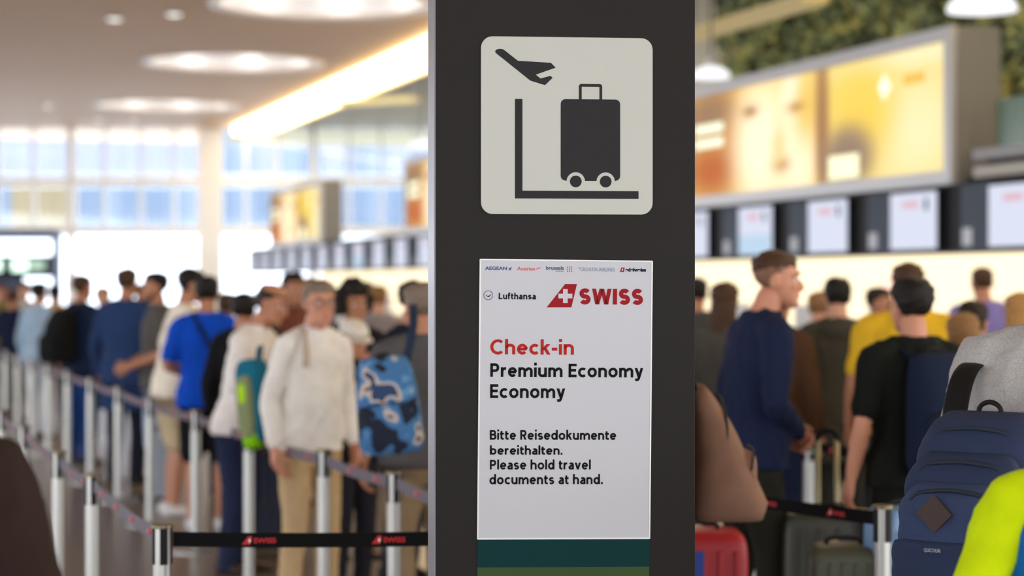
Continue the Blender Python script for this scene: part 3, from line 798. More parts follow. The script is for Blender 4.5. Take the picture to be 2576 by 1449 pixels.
def hair_geo(style, seed):
    infl = {'short':.012,'buzz':.005,'bald':.006,'long':.016,'curly':.020,'bob':.018,'thick':.016,'cap':.014,'fade':.010}[style]
    rs = head_rings(infl); m = len(rs); n = len(rs[0]); rr = random.Random(seed)
    keep = []
    for i in range(m):
        for k in range(n):
            x, y, z = rs[i][k]
            t = (y + .09)/.185
            if style == 'bob' or style == 'long': zl = np.interp(t, [0,.15,.38,.6,1], [.066,.06,.02,-.12,-.2])
            elif style == 'curly': zl = np.interp(t, [-.3,.1,.3,.6,1], [.07,.06,-.03,-.11,-.11])
            elif style == 'buzz': zl = np.interp(t, [0,.2,.42,.5,.62,1], [.066,.06,.022,.0,-.035,-.05])
            elif style == 'fade': zl = np.interp(t, [0,.2,.5,1], [.062,.056,.040,.025])
            elif style == 'cap': zl = np.interp(t, [0,.5,1], [.045,.035,.03])
            else: zl = np.interp(t, [0,.2,.42,.5,.62,1], [.062,.055,.02,-.005,-.045,-.065])
            ok = z > zl
            if style == 'bald' and z > .075 and y < .075: ok = False
            keep.append(ok)
            if style != 'cap':
                q_ = min(1.0, max(0.0, (z-zl)/.045)); q_ = q_*q_*(3-2*q_)
                loss = infl*(1-q_)*.9
                L = math.sqrt(x*x+y*y+z*z)+1e-6; rs[i][k] = (x*(1-loss/L), y*(1-loss/L), z*(1-loss/L) if z > 0 else z)
    v = [list(p) for r in rs for p in r]
    if style in ('curly','thick','short','bob','long','fade'):
        amp = {'curly':.004,'thick':.003,'short':.004,'bob':.004,'long':.004,'fade':.004}[style]
        for p in v:
            w = amp*(math.sin(p[0]*130+seed)*math.sin(p[1]*115+seed*2)+math.sin(p[2]*140+p[0]*60+seed))
            L = math.sqrt(p[0]**2+p[1]**2+p[2]**2)+1e-6
            for j in range(3): p[j] *= 1+w/L
    f = []
    for i in range(m-1):
        for k in range(n):
            a, b = i*n+k, i*n+(k+1)%n
            if keep[a] and keep[b] and keep[a+n] and keep[b+n]: f.append((a,b,b+n,a+n))
    if style != 'bald': f.append(tuple(range((m-1)*n, m*n)))
    g = G(); g.add(v, f)
    return g

def hand_geo(w, h, s, nrm, curl=.5, k=1.0):
    """palm and five separate bent fingers; w wrist, h hand direction, s thumb side, nrm palm side"""
    g = G(); h = h.normalized(); s = (s - h*s.dot(h)).normalized(); nrm = (nrm - h*nrm.dot(h) - s*nrm.dot(s)).normalized()
    def ring(c, a, b, n=12): return [c + s*a*math.cos(2*math.pi*i/n) + nrm*b*math.sin(2*math.pi*i/n) for i in range(n)]
    g.rings([ring(w - h*.03*k, .026*k, .021*k), ring(w, .027*k, .020*k), ring(w+h*.03*k, .038*k, .018*k), ring(w+h*.065*k, .044*k, .016*k), ring(w+h*.095*k, .040*k, .013*k), ring(w+h*.104*k, .030*k, .007*k)])
    for off, ln, r, c in ((.031,.90,.0092,.9),(.0105,1.0,.0095,1.0),(-.0105,.94,.0092,1.08),(-.031,.74,.0082,1.2)):
        p = w + h*(.082*k) + s*off*k; pts = [p]; a = .15*curl
        for L in (.022,.044,.028,.022):
            a += curl*c*(.35 if L == .022 and len(pts) == 1 else .55)
            p = p + (h*math.cos(a) + nrm*math.sin(a))*L*ln*k; pts.append(p)
        g.chain(pts, [r*k*1.05, r*k*1.08, r*k, r*k*.92, r*k*.78], 8, 2)
    p = w + h*.022*k + s*.022*k; pts = [p]
    d = (h*.62 + s*.72 + nrm*.28).normalized(); p = p + d*.042*k; pts.append(p)
    d = (h*.86 + s*.30 + nrm*.45).normalized(); p = p + d*.034*k; pts.append(p)
    d = (h*.92 + s*.05 + nrm*.5).normalized(); p = p + d*.026*k; pts.append(p)
    g.chain(pts, [.0145*k, .0118*k, .0102*k, .0085*k], 8, 2)
    return g

ARMS = {'down': ((.245,.03,1.13),(.255,-.05,.885)), 'front': ((.255,.05,1.15),(.08,-.23,1.03)), 'clasp': ((.265,.02,1.13),(.055,-.19,.985)),
        'phone': ((.235,-.06,1.14),(.09,-.27,1.24)), 'pocket': ((.285,.07,1.14),(.225,-.03,.93)), 'strap': ((.25,-.05,1.17),(.12,-.20,1.33)), 'chin': ((.22,-.12,1.13),(.06,-.20,1.40)), 'behind': ((.265,.09,1.14),(.10,.19,.95))}
def fold(me, amp, seed, zspan=None):
    n = len(me.vertices); co = np.empty(n*3, np.float32); me.vertices.foreach_get('co', co); co = co.reshape(-1,3)
    no = np.empty(n*3, np.float32); me.vertices.foreach_get('normal', no); no = no.reshape(-1,3)
    r = np.random.RandomState(seed); d = np.zeros(n)
    for i in range(7):
        k = r.normal(size=3)*np.array([26,26,13]); ph = r.uniform(0, 6.28)
        wv = co @ k + ph + 1.6*np.sin(co @ (r.normal(size=3)*7))
        d += (1-np.abs(np.sin(wv)))**2 * (r.uniform(.4,1))
    d = d/7*2.2 - .55
    co += no*(d*amp)[:,None]
    me.vertices.foreach_set('co', co.ravel()); me.update()

mat('cloth_184_182_180', rgb(184,182,180), .95, 0, .45, 190, .4, 260, spec=.15)
PEOPLE = {}
def person(key, label, x, d, height, yaw, skin='fair', hair=('short','dark'), top=(60,60,60), sleeve='long', bottom=(50,50,60), legs='long', shoes=(40,40,40),
           lean=0.0, arms=('down','down'), head_yaw=0, head_pitch=0, width=1.0, voxel=.014, face=False, coat=None, sleeve_col=None, glasses=False, collar=None, hood=False, belly=0.0, stance=.10, step=0.0, X=None, group=None, neck_fwd=0.0, beard=None, xtop=None):
    k = height/1.75
    X = (x-CX)/F*d if X is None else X
    seed = abs(hash(key)) % 1000 if False else sum(ord(c)*(i+3) for i, c in enumerate(key)) % 997
    root = bpy.data.objects.new('person', bpy.data.meshes.new('person')); COL.objects.link(root)
    root.location = (X, d, 0); root.rotation_euler = (0,0,math.radians(yaw))
    tag(root, label, 'person', group)
    PEOPLE[key] = (root, k, lean)
    W = width
    def T(p):
        z = p[2]; return Vector((p[0]*k, (p[1] - lean*max(0, z-.92))*k, z*k))
    def secs(l, off):
        return [(cx*k, (cy - lean*max(0,z-.92))*k, z*k, (rx*W+off)*k, (ry*(1+(W-1)*.7)+off)*k) for cx, cy, z, rx, ry in l]
    by = -belly
    TOR = [(0,0,.80,.150,.100),(0,.01,.88,.168,.112),(0,.0,.97,.160,.108),(0,by*.5,1.06,.152,.104+belly*.6),(0,by*.6,1.15,.158,.106+belly*.6),(0,0,1.25,.170,.110),(0,.0,1.34,.174,.106),(0,.005,1.40,.150,.090),(0,.008,1.45,.100,.072),(0,.01,1.485,.062,.058)]
    sh = .165*W
    # --- skin body (one continuous surface) ---
    g = G(); g.secs(secs(TOR, 0), 20)
    nb, nt_ = T((0,.012,1.44)), T((0,-.005-neck_fwd,1.565))
    g.chain([nb, (nb+nt_)/2, nt_], [.068*k, .061*k, .059*k], 14, 2)
    for s in (-1, 1): g.chain([T((s*.02,.02,1.51)), T((s*.065,.015,1.462)), T((s*sh,.0,1.425))], [.030*k,.036*k,.036*k], 10, 3)
    hands = []
    sleeves = G() 
    for s, nm in ((-1, arms[0]), (1, arms[1])):
        eb, wr = ARMS[nm]
        S0 = T((s*sh,.0,1.405)); E0 = T((s*eb[0]*(1+(W-1)*.8), eb[1], eb[2])); W0 = T((s*wr[0]*(1 if wr[0] < .15 else 1+(W-1)*.8), wr[1], wr[2]))
        m0 = (S0+E0)/2; m1 = E0.lerp(W0, .35)
        g.chain([T((s*.06,.01,1.43)), S0, m0, E0, m1, W0], [.055*k, .060*k, .049*k, .040*k, .042*k, .027*k], 12, 3)
        hd = (W0-E0).normalized()
        inward = Vector((-s*.8, -.2, 0)) if nm in ('down','pocket') else Vector((0, .3, -1)) if nm in ('clasp','front') else Vector((-s*.5,.6,0))
        th = Vector((0,-1,.1)) if nm in ('down','pocket','behind') else Vector((-s*.2,-.2,1))
        hands.append(hand_geo(W0+hd*.006, hd, th, inward, .55 if nm in ('down',) else .8, k))
        # sleeve
        if sleeve == 'long':
            sleeves.chain([T((s*.07,.01,1.425)), S0, m0, E0, m1, W0-hd*.012*k], [.066*k, .077*k*(W**.4), .066*k, .058*k, .057*k, .042*k], 14, 3)
        elif sleeve == 'short':
            sleeves.chain([T((s*.07,.01,1.425)), S0, m0, m0.lerp(E0,.55)], [.066*k, .077*k*(W**.4), .071*k, .069*k], 14, 3)
    hip = .092
    leg_g = G(); shoe_gs = []
    for s in (-1, 1):
        st = step*s
        A0 = T((s*hip,.005,.86)); K0 = Vector((s*(hip*.6+stance*.4)*k*W**.5, (-.015+st*.5-.01)*k, .48*k)); N0 = Vector((s*stance*k, (.02+st)*k, .075*k))
        g.chain([A0, A0.lerp(K0,.5), K0, K0.lerp(N0,.35), N0], [.082*k, .071*k, .050*k, .053*k, .034*k], 14, 3)
        g.chain([N0+Vector((0,.02*k,-.03*k)), N0+Vector((s*.008*k,-.06*k,-.045*k)), N0+Vector((s*.015*k,-.15*k,-.052*k))], [.032*k,.032*k,.022*k], 10, 2)
        if legs == 'long':
            leg_g.chain([A0+Vector((0,0,.03)), A0.lerp(K0,.5), K0, K0.lerp(N0,.5), N0+Vector((0,.005,-.02*k))], [.100*k*W**.5, .092*k*W**.5, .074*k, .068*k, .062*k], 14, 3)
        elif legs == 'shorts':
            leg_g.chain([A0+Vector((0,0,.03)), A0.lerp(K0,.5), K0+Vector((0,0,.05*k))], [.100*k*W**.5, .098*k*W**.5, .092*k], 14, 3)
        elif legs == 'slim':
            leg_g.chain([A0+Vector((0,0,.03)), A0.lerp(K0,.5), K0, K0.lerp(N0,.5), N0], [.094*k*W**.5, .080*k*W**.5, .060*k, .056*k, .044*k], 14, 3)
        sg = G(); rs = []
        fl = N0 + Vector((0,0,-.075*k))
        for (y, w, h0) in ((.075,.018,.05),(.07,.034,.075),(.04,.040,.085),(-.02,.040,.075),(-.08,.045,.055),(-.13,.045,.042),(-.17,.036,.034),(-.19,.014,.020)):
            ring = []
            for i in range(14):
                a = 2*math.pi*i/14; c, q_ = math.cos(a), math.sin(a)
                ring.append((fl.x + s*(-y*.08)*k + w*k*math.copysign(abs(c)**.7, c), fl.y + y*k, max(.0, (h0*.5 + h0*.5*math.copysign(abs(q_)**.6, q_)))*k))
            rs.append(ring)
        sg.rings(rs); shoe_gs.append(sg)
    # head
    hc = T((0,-.02-neck_fwd*1.2,1.634)); HR = Euler((math.radians(head_pitch), 0, math.radians(head_yaw)), 'XYZ').to_matrix()
    hs = k*1.02
    hg = G(); hg.rings(head_rings())
    hg.chain([(0,-.080,.016),(0,-.096,-.006),(0,-.108,-.030),(0,-.094,-.040)], [.0085,.0095,.0135,.010], 10, 3)
    for s in (-1,1):
        hg.ball((s*.013,-.095,-.034), (.0085,.011,.008), 8, 6)
        hg.ball((s*.075,.012,-.006), (.009,.019,.033), 10, 8, 1, Euler((.15,0,s*.35)).to_matrix())
        hg.chain([(s*.012,-.088,.024),(s*.032,-.088,.028),(s*.052,-.074,.022)], [.0085,.010,.0085], 8, 2)
        hg.ball((s*.043,-.068,-.026), (.020,.017,.017), 10, 6)
    hg.chain([(-.022,-.083,-.064),(-.008,-.0935,-.060),(0,-.0925,-.0615),(.008,-.0935,-.060),(.022,-.083,-.064)], [.004,.0058,.0054,.0058,.004], 8, 2)
    hg.chain([(-.019,-.083,-.071),(0,-.092,-.0725),(.019,-.083,-.071)], [.004,.0065,.004], 8, 2)
    hg.ball((0,-.082,-.100), (.020,.014,.014), 10, 6)
    def HX(p): return hc + HR @ (Vector(p)*hs)
    state = {}
    def finish():
        vs, fs = [], []
        for me in (state['b'], state['h']):
            o = len(vs); vs += [tuple(v.co) for v in me.vertices]; fs += [tuple(i+o for i in p.vertices) for p in me.polygons]
            bpy.data.meshes.remove(me)
        for hg_ in hands:
            o = len(vs); vs += hg_.v; fs += [tuple(i+o for i in q_) for q_ in hg_.f]
        me = root.data; me.from_pydata([tuple(v) for v in vs], [], fs); me.update()
        me.polygons.foreach_set('use_smooth', [True]*len(me.polygons)); me.materials.append(SK[skin])
    def cb_b(me):
        state['b'] = me
    def cb_h(me):
        for v in me.vertices: v.co = HX(v.co)
        state['h'] = me; finish()
    fuse(g, voxel*k, cb_b, 4)
    fuse(hg, .0062 if face else .009, cb_h, 3)
    def clothes(g_, name, col, amp, vx=voxel*.95, sm=5, rough=.9):
        def cb(me):
            fold(me, amp, seed); me.materials.clear(); me.materials.append(cloth(*col, rough=rough))
            me.name = name; linked(name, me, root)
        fuse(g_, vx*k, cb, sm)
    # --- top ---
    tg = G(); hem = .84 if coat is None else coat
    TT = [s_ for s_ in TOR if s_[2] >= hem]
    TT = [(0,.0,hem,.166+(.02 if hem < .8 else 0),.116+(.02 if hem < .8 else 0))] + ([(0,.0,.88,.176,.12)] if hem < .8 else []) + TT
    if hem < .8: TT = sorted(set(TT), key=lambda s_: s_[2])
    TT = [(a_, b_, z_, max(rx_, .182), max(ry_, .126)) if z_ < 1.0 else (a_, b_, z_, rx_, ry_) for a_, b_, z_, rx_, ry_ in TT]
    tg.secs(secs(TT[:-1] + [(0,.01,1.485,.074,.072),(0,.008,1.508,.060,.060)], .018), 22)
    for s in (-1, 1): tg.chain([T((s*.05,.018,1.485)), T((s*.09,.012,1.468)), T((s*sh,.0,1.43))], [.036*k,.048*k,.052*k], 10, 3)
    if hood: tg.ball(T((0,.10,1.44)), (.13*k,.06*k,.075*k), 14, 8); tg.chain([T((-.09,.05,1.47)),T((0,.11,1.49)),T((.09,.05,1.47))],[.035*k]*3,10,3)
    if sleeve_col is None:
        tg.v, tg.f = tg.v, tg.f
        o = len(tg.v); tg.v += sleeves.v; tg.f += [tuple(i+o for i in q_) for q_ in sleeves.f]
        clothes(tg, 'coat' if coat else 'shirt', top, .012)
    else:
        clothes(tg, 'vest', top, .012); clothes(sleeves, 'sleeves', sleeve_col, .010)
    if collar:
        cg = G(); rs = []
        for j in range(25):
            a = -math.pi*.92 + 2*math.pi*.92*j/24
            cx, cy = .070*math.sin(a), .064*math.cos(a)
            up = .045 if abs(a) < 2.3 else .03
            ctr = T((0, .005-neck_fwd*.4, 1.475)); dn = -.018 if abs(a) < 2 else -.06*(abs(a)-1.6)
            rs.append([ctr+Vector((cx*1.10*k,cy*1.1*k,dn*k)), ctr+Vector((cx*1.28*k,cy*1.28*k,(dn-.004)*k)), ctr+Vector((cx*1.06*k,cy*1.06*k,up*k)), ctr+Vector((cx*.98*k,cy*.98*k,up*k))])
        cg.rings(rs).build('collar', cloth(*collar), root, True)
    # --- bottom ---
    if legs != 'none':
        bgm = G(); bgm.secs(secs([(0,.0,.76,.10,.085),(0,.005,.82,.160,.112),(0,.01,.88,.176,.121),(0,0,.98,.166,.115),(0,0,1.0,.150,.10)], .010), 20)
        o = len(bgm.v); bgm.v += leg_g.v; bgm.f += [tuple(i+o for i in q_) for q_ in leg_g.f]
        clothes(bgm, 'shorts' if legs == 'shorts' else 'trousers', bottom, .010)
    for sg in shoe_gs: sg.build('shoe', cloth(*shoes, noise=.1, rough=.6), root, True)
    # --- hair ---
    if hair:
        hgm = hair_geo(hair[0], seed)
        if hair[0] == 'cap': hm = cloth(232,226,214)
        else: hm = hairmat(hair[1])
        me = G(); me.v = [tuple(HX(p)) for p in hgm.v]; me.f = hgm.f
        ho = me.build('cap' if hair[0] == 'cap' else 'hair', hm, root, True)
        so = ho.modifiers.new('s', 'SOLIDIFY'); so.thickness = .010*k if hair[0] not in ('buzz','bald') else .006; so.offset = -1
        if hair[0] == 'fade':      # clipped sides under the longer top
            hg2 = hair_geo('buzz', seed); m2 = G(); m2.v = [tuple(HX(Vector(p)*.985)) for p in hg2.v]; m2.f = hg2.f
            h2 = m2.build('clipped_hair', mat('hair_clipped', rgb(128,92,70), .7, 0, .2, 80), root, True); s2 = h2.modifiers.new('s','SOLIDIFY'); s2.thickness = .006; s2.offset = -1
        if hair[0] == 'curly':
            rr_ = random.Random(seed); cg_ = G()
            for _ in range(90):
                th_, ph_ = rr_.uniform(0, 2*math.pi), math.acos(rr_.uniform(-.5, 1))
                q_ = Vector((.105*math.sin(ph_)*math.cos(th_), .02+.115*math.sin(ph_)*math.sin(th_), .025+.125*math.cos(ph_)))
                if q_.y < -.045 and q_.z < .085: continue
                cg_.ball(HX(q_), rr_.uniform(.024,.040)*k, 8, 6)
            cg_.build('curls', hm, root, True)
        if hair[0] in ('long',):
            lg = G(); rs = []
            for (z, ry, rx, yy) in ((.06,.04,.06,.05),(.0,.05,.078,.058),(-.08,.05,.085,.062),(-.16,.045,.090,.070),(-.26,.035,.085,.080),(-.32,.02,.06,.085)):
                rs.append([HX((rx*math.cos(2*math.pi*i/18)*(1+.04*math.sin(i*5+z*40)), yy+ry*math.sin(2*math.pi*i/18), z)) for i in range(18)])
            lg.rings(rs).build('hair', hm, root, True)
        if hair[0] == 'cap':
            bgp = G(); rs = []
            for j in range(9):
                a = math.radians(-60+120*j/8)
                rs.append([HX((.076*math.sin(a), -.006-.088*math.cos(a), .044)), HX((.094*math.sin(a), -.012-.150*math.cos(a), .026)), HX((.094*math.sin(a), -.012-.150*math.cos(a), .020)), HX((.076*math.sin(a), -.006-.088*math.cos(a), .037))])
            bgp.rings(rs).build('brim', hm, root, True)
            h3 = hair_geo('short', seed); m3 = G(); m3.v = [tuple(HX(Vector(p)*.99)) for p in h3.v]; m3.f = h3.f
            m3.build('hair', hairmat('brown'), root, True)
    if beard:
        bgd = G(); bgd.chain([HX((-.058,-.03,-.055)),HX((-.042,-.066,-.092)),HX((0,-.086,-.106)),HX((.042,-.066,-.092)),HX((.058,-.03,-.055))],[.012*k,.016*k,.019*k,.016*k,.012*k],10,3).build('beard', hairmat(beard), root, True)
    if face:
        for s in (-1,1):
            e_ = G().ball(HX((s*.031,-.0765,.003)), .0115*hs, 12, 8).build('eye', M_eye, root, True)
            G().ball(HX((s*.031,-.0845,.003)), .0058*hs, 10, 6).build('iris', M_iris, e_, True)
            G().chain([HX((s*.014,-.097,.029)),HX((s*.034,-.097,.034)),HX((s*.054,-.080,.027))], [.0035*k,.0042*k,.0025*k], 8, 3).build('eyebrow', hairmat(hair[1] if hair and hair[0] != 'cap' else 'brown'), root, True)
        G().chain([HX((-.018,-.0905,-.0665)),HX((0,-.0975,-.0665)),HX((.018,-.0905,-.0665))],[.0022*k,.004*k,.0022*k],8,3).build('lips', mat('lips', rgb(176,98,88), .5), root, True)
    if glasses:
        gg = G()
        for s in (-1,1):
            gg.chain([HX((s*.034+.024*math.cos(t), -.104-.004*math.cos(t)*s*0, .002+.018*math.sin(t))) for t in np.linspace(0, 2*math.pi*.97, 18)], [.0018]*18, 6, 1)
            gg.chain([HX((s*.058,-.102,.006)), HX((s*.074,-.04,.006)), HX((s*.079,.01,.006))], [.0018]*3, 6, 2)
        gg.chain([HX((-.010,-.106,.004)),HX((.010,-.106,.004))],[.0018]*2,6,1)
        gg.build('glasses', M_dark, root)
    return root

def top_h(y, d, blur=8): return H-(y+blur-HY)/F*d

# ---- left crowd ----
person('L1', 'grey-haired man with glasses in a pale shirt and khaki trousers facing the viewer', 778, 10.6, 1.73, 36, 'pink', ('short','grey'), (250,240,232), 'long', (196,168,128), 'long', (70,56,44), face=True, glasses=True, collar=(244,246,255), arms=('down','down'), width=.95, voxel=.011, belly=.03, head_yaw=-12, stance=.12, lean=.09, neck_fwd=.02)
person('L2', 'man in a pinkish white shirt with bowed balding head behind the khaki trousers', 600, 11.9, 1.72, 70, 'tan', ('bald','dark'), (250,236,232), 'long', (38,46,76), 'long', (60,50,44), lean=.22, head_pitch=18, arms=('phone','phone'), neck_fwd=.04, face=True, voxel=.012)
person('L3', 'man with dark hair in a bright blue polo shirt and black shorts seen from behind', 520, 14.0, 1.77, 186, 'tan', ('short','black'), (12,76,196), 'short', (22,22,28), 'shorts', (226,226,230), arms=('front','front'), width=1.08, voxel=.012)
person('L4', 'man in a loose cream shirt and khaki shorts leaning towards the blue polo', 438, 14.9, 1.83, 110, 'tan', ('short','black'), (250,232,214), 'short', (206,186,150), 'shorts', (232,232,236), lean=.14, head_pitch=8, arms=('front','front'), width=1.18, belly=.05)
person('L5', 'bearded man in a grey T-shirt turning left beside the cream shirt', 397, 16.0, 1.81, -70, 'tan', ('short','black'), (86,82,80), 'short', (150,164,196), 'long', (60,60,66), beard='dark', arms=('front','front'), face=True)
person('L6', 'tall man in a long navy jacket seen from behind in the left queue', 318, 17.2, 1.85, 165, 'tan', ('short','brown'), (40,62,104), 'long', (24,28,42), 'long', (30,30,34), coat=.60, width=1.1)
person('L7', 'man in a dark navy T-shirt carrying a black backpack in the left queue', 203, 19.1, 1.80, 140, 'tan', ('short','brown'), (24,38,64), 'short', (24,60,120), 'long', (50,44,40), width=1.08)
person('L8', 'dark-haired woman in a pale blue shirt near the left edge', 96, 22.2, 1.73, 150, 'fair', ('bob','black'), (160,184,206), 'long', (176,182,190), 'slim', (70,66,62))
person('L9', 'person in a dark navy top at the left edge of the queue', 30, 24.8, 1.64, 170, 'tan', ('short','brown'), (24,30,56), 'short', (90,84,76), 'long', (40,40,40))
person('L10', 'blond person between the black backpack and the tall navy jacket', 258, 22.0, 1.68, 20, 'fair', ('bob','blond'), (60,62,74), 'long', (50,50,60), 'long', voxel=.018, face=True)
person('L16', 'person in an olive top at the far left edge, behind the crowd', 2, 26.0, 1.72, 30, 'tan', ('short','brown'), (120,118,60), 'long', (70,66,60), 'long', voxel=.018, face=True)
person('L17', 'person with dark hair and sandy top behind the pale blue shirt', 138, 25.0, 1.70, 200, 'tan', ('thick','black'), (214,176,124), 'long', (60,60,70), 'long', voxel=.018)
person('L18', 'person in a lavender shirt just right of the blue polo', 572, 16.2, 1.64, 190, 'tan', ('short','brown'), (196,190,222), 'short', (44,44,54), 'long', voxel=.016)
person('L11', 'person with black hair in a black top between blue polo and white shirt', 612, 13.4, 1.65, 175, 'tan', ('thick','black'), (22,22,26), 'long', (24,26,36), 'long')
person('L19', 'dark-haired person looking right above the bowed balding man', 668, 14.6, 1.68, 75, 'tan', ('short','black'), (60,52,54), 'long', (30,34,48), 'long', face=True)
person('L20', 'tall person with dark hair left of the grey-haired man', 735, 15.5, 1.80, 40, 'tan', ('short','black'), (120,70,56), 'long', (40,40,50), 'long', face=True)
person('L21', 'far sandy-haired person above the grey-haired man', 782, 19.0, 1.78, 170, 'fair', ('short','blond'), (120,110,120), 'long', (50,50,60), 'long', voxel=.018)
person('L12', 'woman with big dark curly hair behind the white cap', 888, 12.5, 1.70, 28, 'tan', ('curly','black'), (34,30,36), 'long', (28,28,34), 'long', face=True, arms=('down','phone'))
person('L13', 'short person in a white cap and black top touching the mouth', 884, 11.2, 1.51, 40, 'pink', ('cap','brown'), (28,28,34), 'short', (36,36,46), 'long', face=True, arms=('down','chin'), head_pitch=14)
person('L15', 'dark-haired man in a navy shirt leaning left of the pillar', 1012, 11.6, 1.73, 60, 'tan', ('short','dark'), (30,36,56), 'short', (50,50,56), 'long', lean=.10, face=True, arms=('strap','down'))
person('L14', 'man in a grey T-shirt and khaki trousers half hidden by the sign pillar', 1062, 9.7, 1.72, 205, 'tan', ('short','grey'), (86,84,86), 'short', (146,124,98), 'long', (60,54,48), width=1.15, voxel=.012, arms=('down','down'))
person('L22', 'far person in a grey top between curly hair and the pillar', 950, 17.5, 1.70, 165, 'fair', ('short','light'), (150,140,140), 'long', (60,60,70), 'long', voxel=.018)
person('L23', 'far person in a dark coat behind the white cap', 918, 21.0, 1.74, 150, 'fair', ('short','brown'), (70,64,70), 'long', (40,40,46), 'long', voxel=.018)
person('L24', 'far person in a brown top behind the bearded man', 350, 25.0, 1.72, 120, 'tan', ('short','brown'), (110,80,64), 'long', (40,40,46), 'long', voxel=.018)
person('L25', 'far person in a wine top behind the blue polo', 470, 24.0, 1.70, 160, 'tan', ('bob','brown'), (96,54,58), 'long', (40,40,46), 'long', voxel=.018)
person('L26', 'far person in a grey jacket left of the tall dark-haired person', 690, 24.0, 1.72, 160, 'tan', ('short','dark'), (90,92,100), 'long', (40,40,46), 'long', voxel=.018)
person('L27', 'far person in a white top at the left end of the crowd', 60, 28.0, 1.74, 30, 'fair', ('bob','brown'), (190,186,180), 'long', (40,40,46), 'long', voxel=.018, face=True)
# foreground shoulder at left
person('L0', 'blurred close shoulder in a dark brown coat at the lower left corner', 0, 3.55, 1.72, 175, 'tan', ('short','dark'), (46,32,28), 'long', (30,28,28), 'long', coat=.55, width=1.10, X=-1.105, voxel=.011, arms=('pocket','pocket'))
# ---- right crowd ----
person('R1', 'young man in a navy sweatshirt with cropped hair facing right with clasped hands', 1888, 9.0, 1.86, 104, 'pink', ('fade','brown'), (26,36,66), 'long', (38,38,30), 'long', (30,30,32), face=True, arms=('clasp','clasp'), lean=.10, voxel=.010, head_yaw=-16, neck_fwd=.02, step=.06, width=1.10)
person('R2', 'person hidden by the pillar wearing the brown backpack', 1650, 7.3, 1.74, -88, 'tan', ('short','dark'), (70,60,54), 'long', (50,54,66), 'long')
person('R3', 'woman with long dark brown hair behind the navy sweatshirt', 1822, 12.3, 1.72, 165, 'fair', ('long','brown'), (84,82,76), 'long', (50,50,56), 'slim')
person('R5', 'person in a brown leather jacket just behind the navy sweatshirt', 1950, 11.4, 1.72, 150, 'tan', ('short','brown'), (78,52,34), 'long', (26,36,62), 'slim', (226,226,228))
person('R4', 'man with black hair in a long dark olive coat seen from behind', 2108, 12.4, 1.75, 182, 'fair', ('short','black'), (70,68,58), 'long', (40,38,34), 'long', coat=.62, hood=True, width=1.10)
person('R14', 'person in a bright blue shirt partly behind the olive coat', 2060, 14.2, 1.66, 160, 'fair', ('short','light'), (52,66,176), 'long', (40,40,50), 'long')
person('R13', 'dark-haired balding person between the olive coat and the yellow shirt', 2206, 14.4, 1.69, 60, 'tan', ('short','dark'), (90,60,50), 'long', (40,40,50), 'long', face=True)
person('R6', 'tall man in a yellow T-shirt seen from behind', 2285, 11.2, 1.83, 180, 'tan', ('short','brown'), (226,182,44), 'short', (40,40,46), 'long', width=1.28)
person('R7', 'man with black hair and glasses in a black T-shirt wearing a dark blue backpack', 2298, 8.7, 1.735, 200, 'pink', ('thick','black'), (20,24,20), 'short', (26,28,26), 'long', width=1.14, voxel=.011, glasses=True, arms=('down','down'))
person('R8', 'close-cropped man in a lilac shirt standing at the desk', 2472, 15.4, 1.85, 180, 'tan', ('buzz','brown'), (128,120,186), 'short', (44,44,54), 'long', width=1.1)
person('R9', 'light-brown-haired short person right of the man in black', 2424, 9.95, 1.56, 178, 'tan', ('bob','light'), (40,36,34), 'long', (40,40,44), 'long')
person('R16', 'dark-haired person directly behind the short light-brown head', 2446, 10.55, 1.62, 150, 'tan', ('short','dark'), (44,40,56), 'long', (40,40,44), 'long', face=False)
person('R10', 'blond woman at the right edge of the picture', 2566, 11.2, 1.66, 165, 'fair', ('long','blond'), (190,150,110), 'long', (40,40,44), 'slim')
person('R15', 'dark-haired person just right of the pillar near the desks', 1752, 15.0, 1.76, 170, 'tan', ('short','black'), (70,70,70), 'long', (40,40,44), 'long')
person('R11', 'person in a grey marl hoodie with a big navy backpack at the right edge', 2640, 5.62, 1.86, 146, 'fair', ('short','brown'), (184,182,180), 'long', (50,54,66), 'long', hood=False, width=1.22, voxel=.010, lean=.10, arms=('strap','strap'))
person('R12', 'blurred close person in a lime sleeve and blue vest at the lower right corner', 0, 4.2, 1.56, 175, 'fair', ('short','brown'), (20,100,180), 'long', (40,50,80), 'long', sleeve_col=(198,222,0), width=1.12, X=1.225, voxel=.010, arms=('pocket','pocket'))

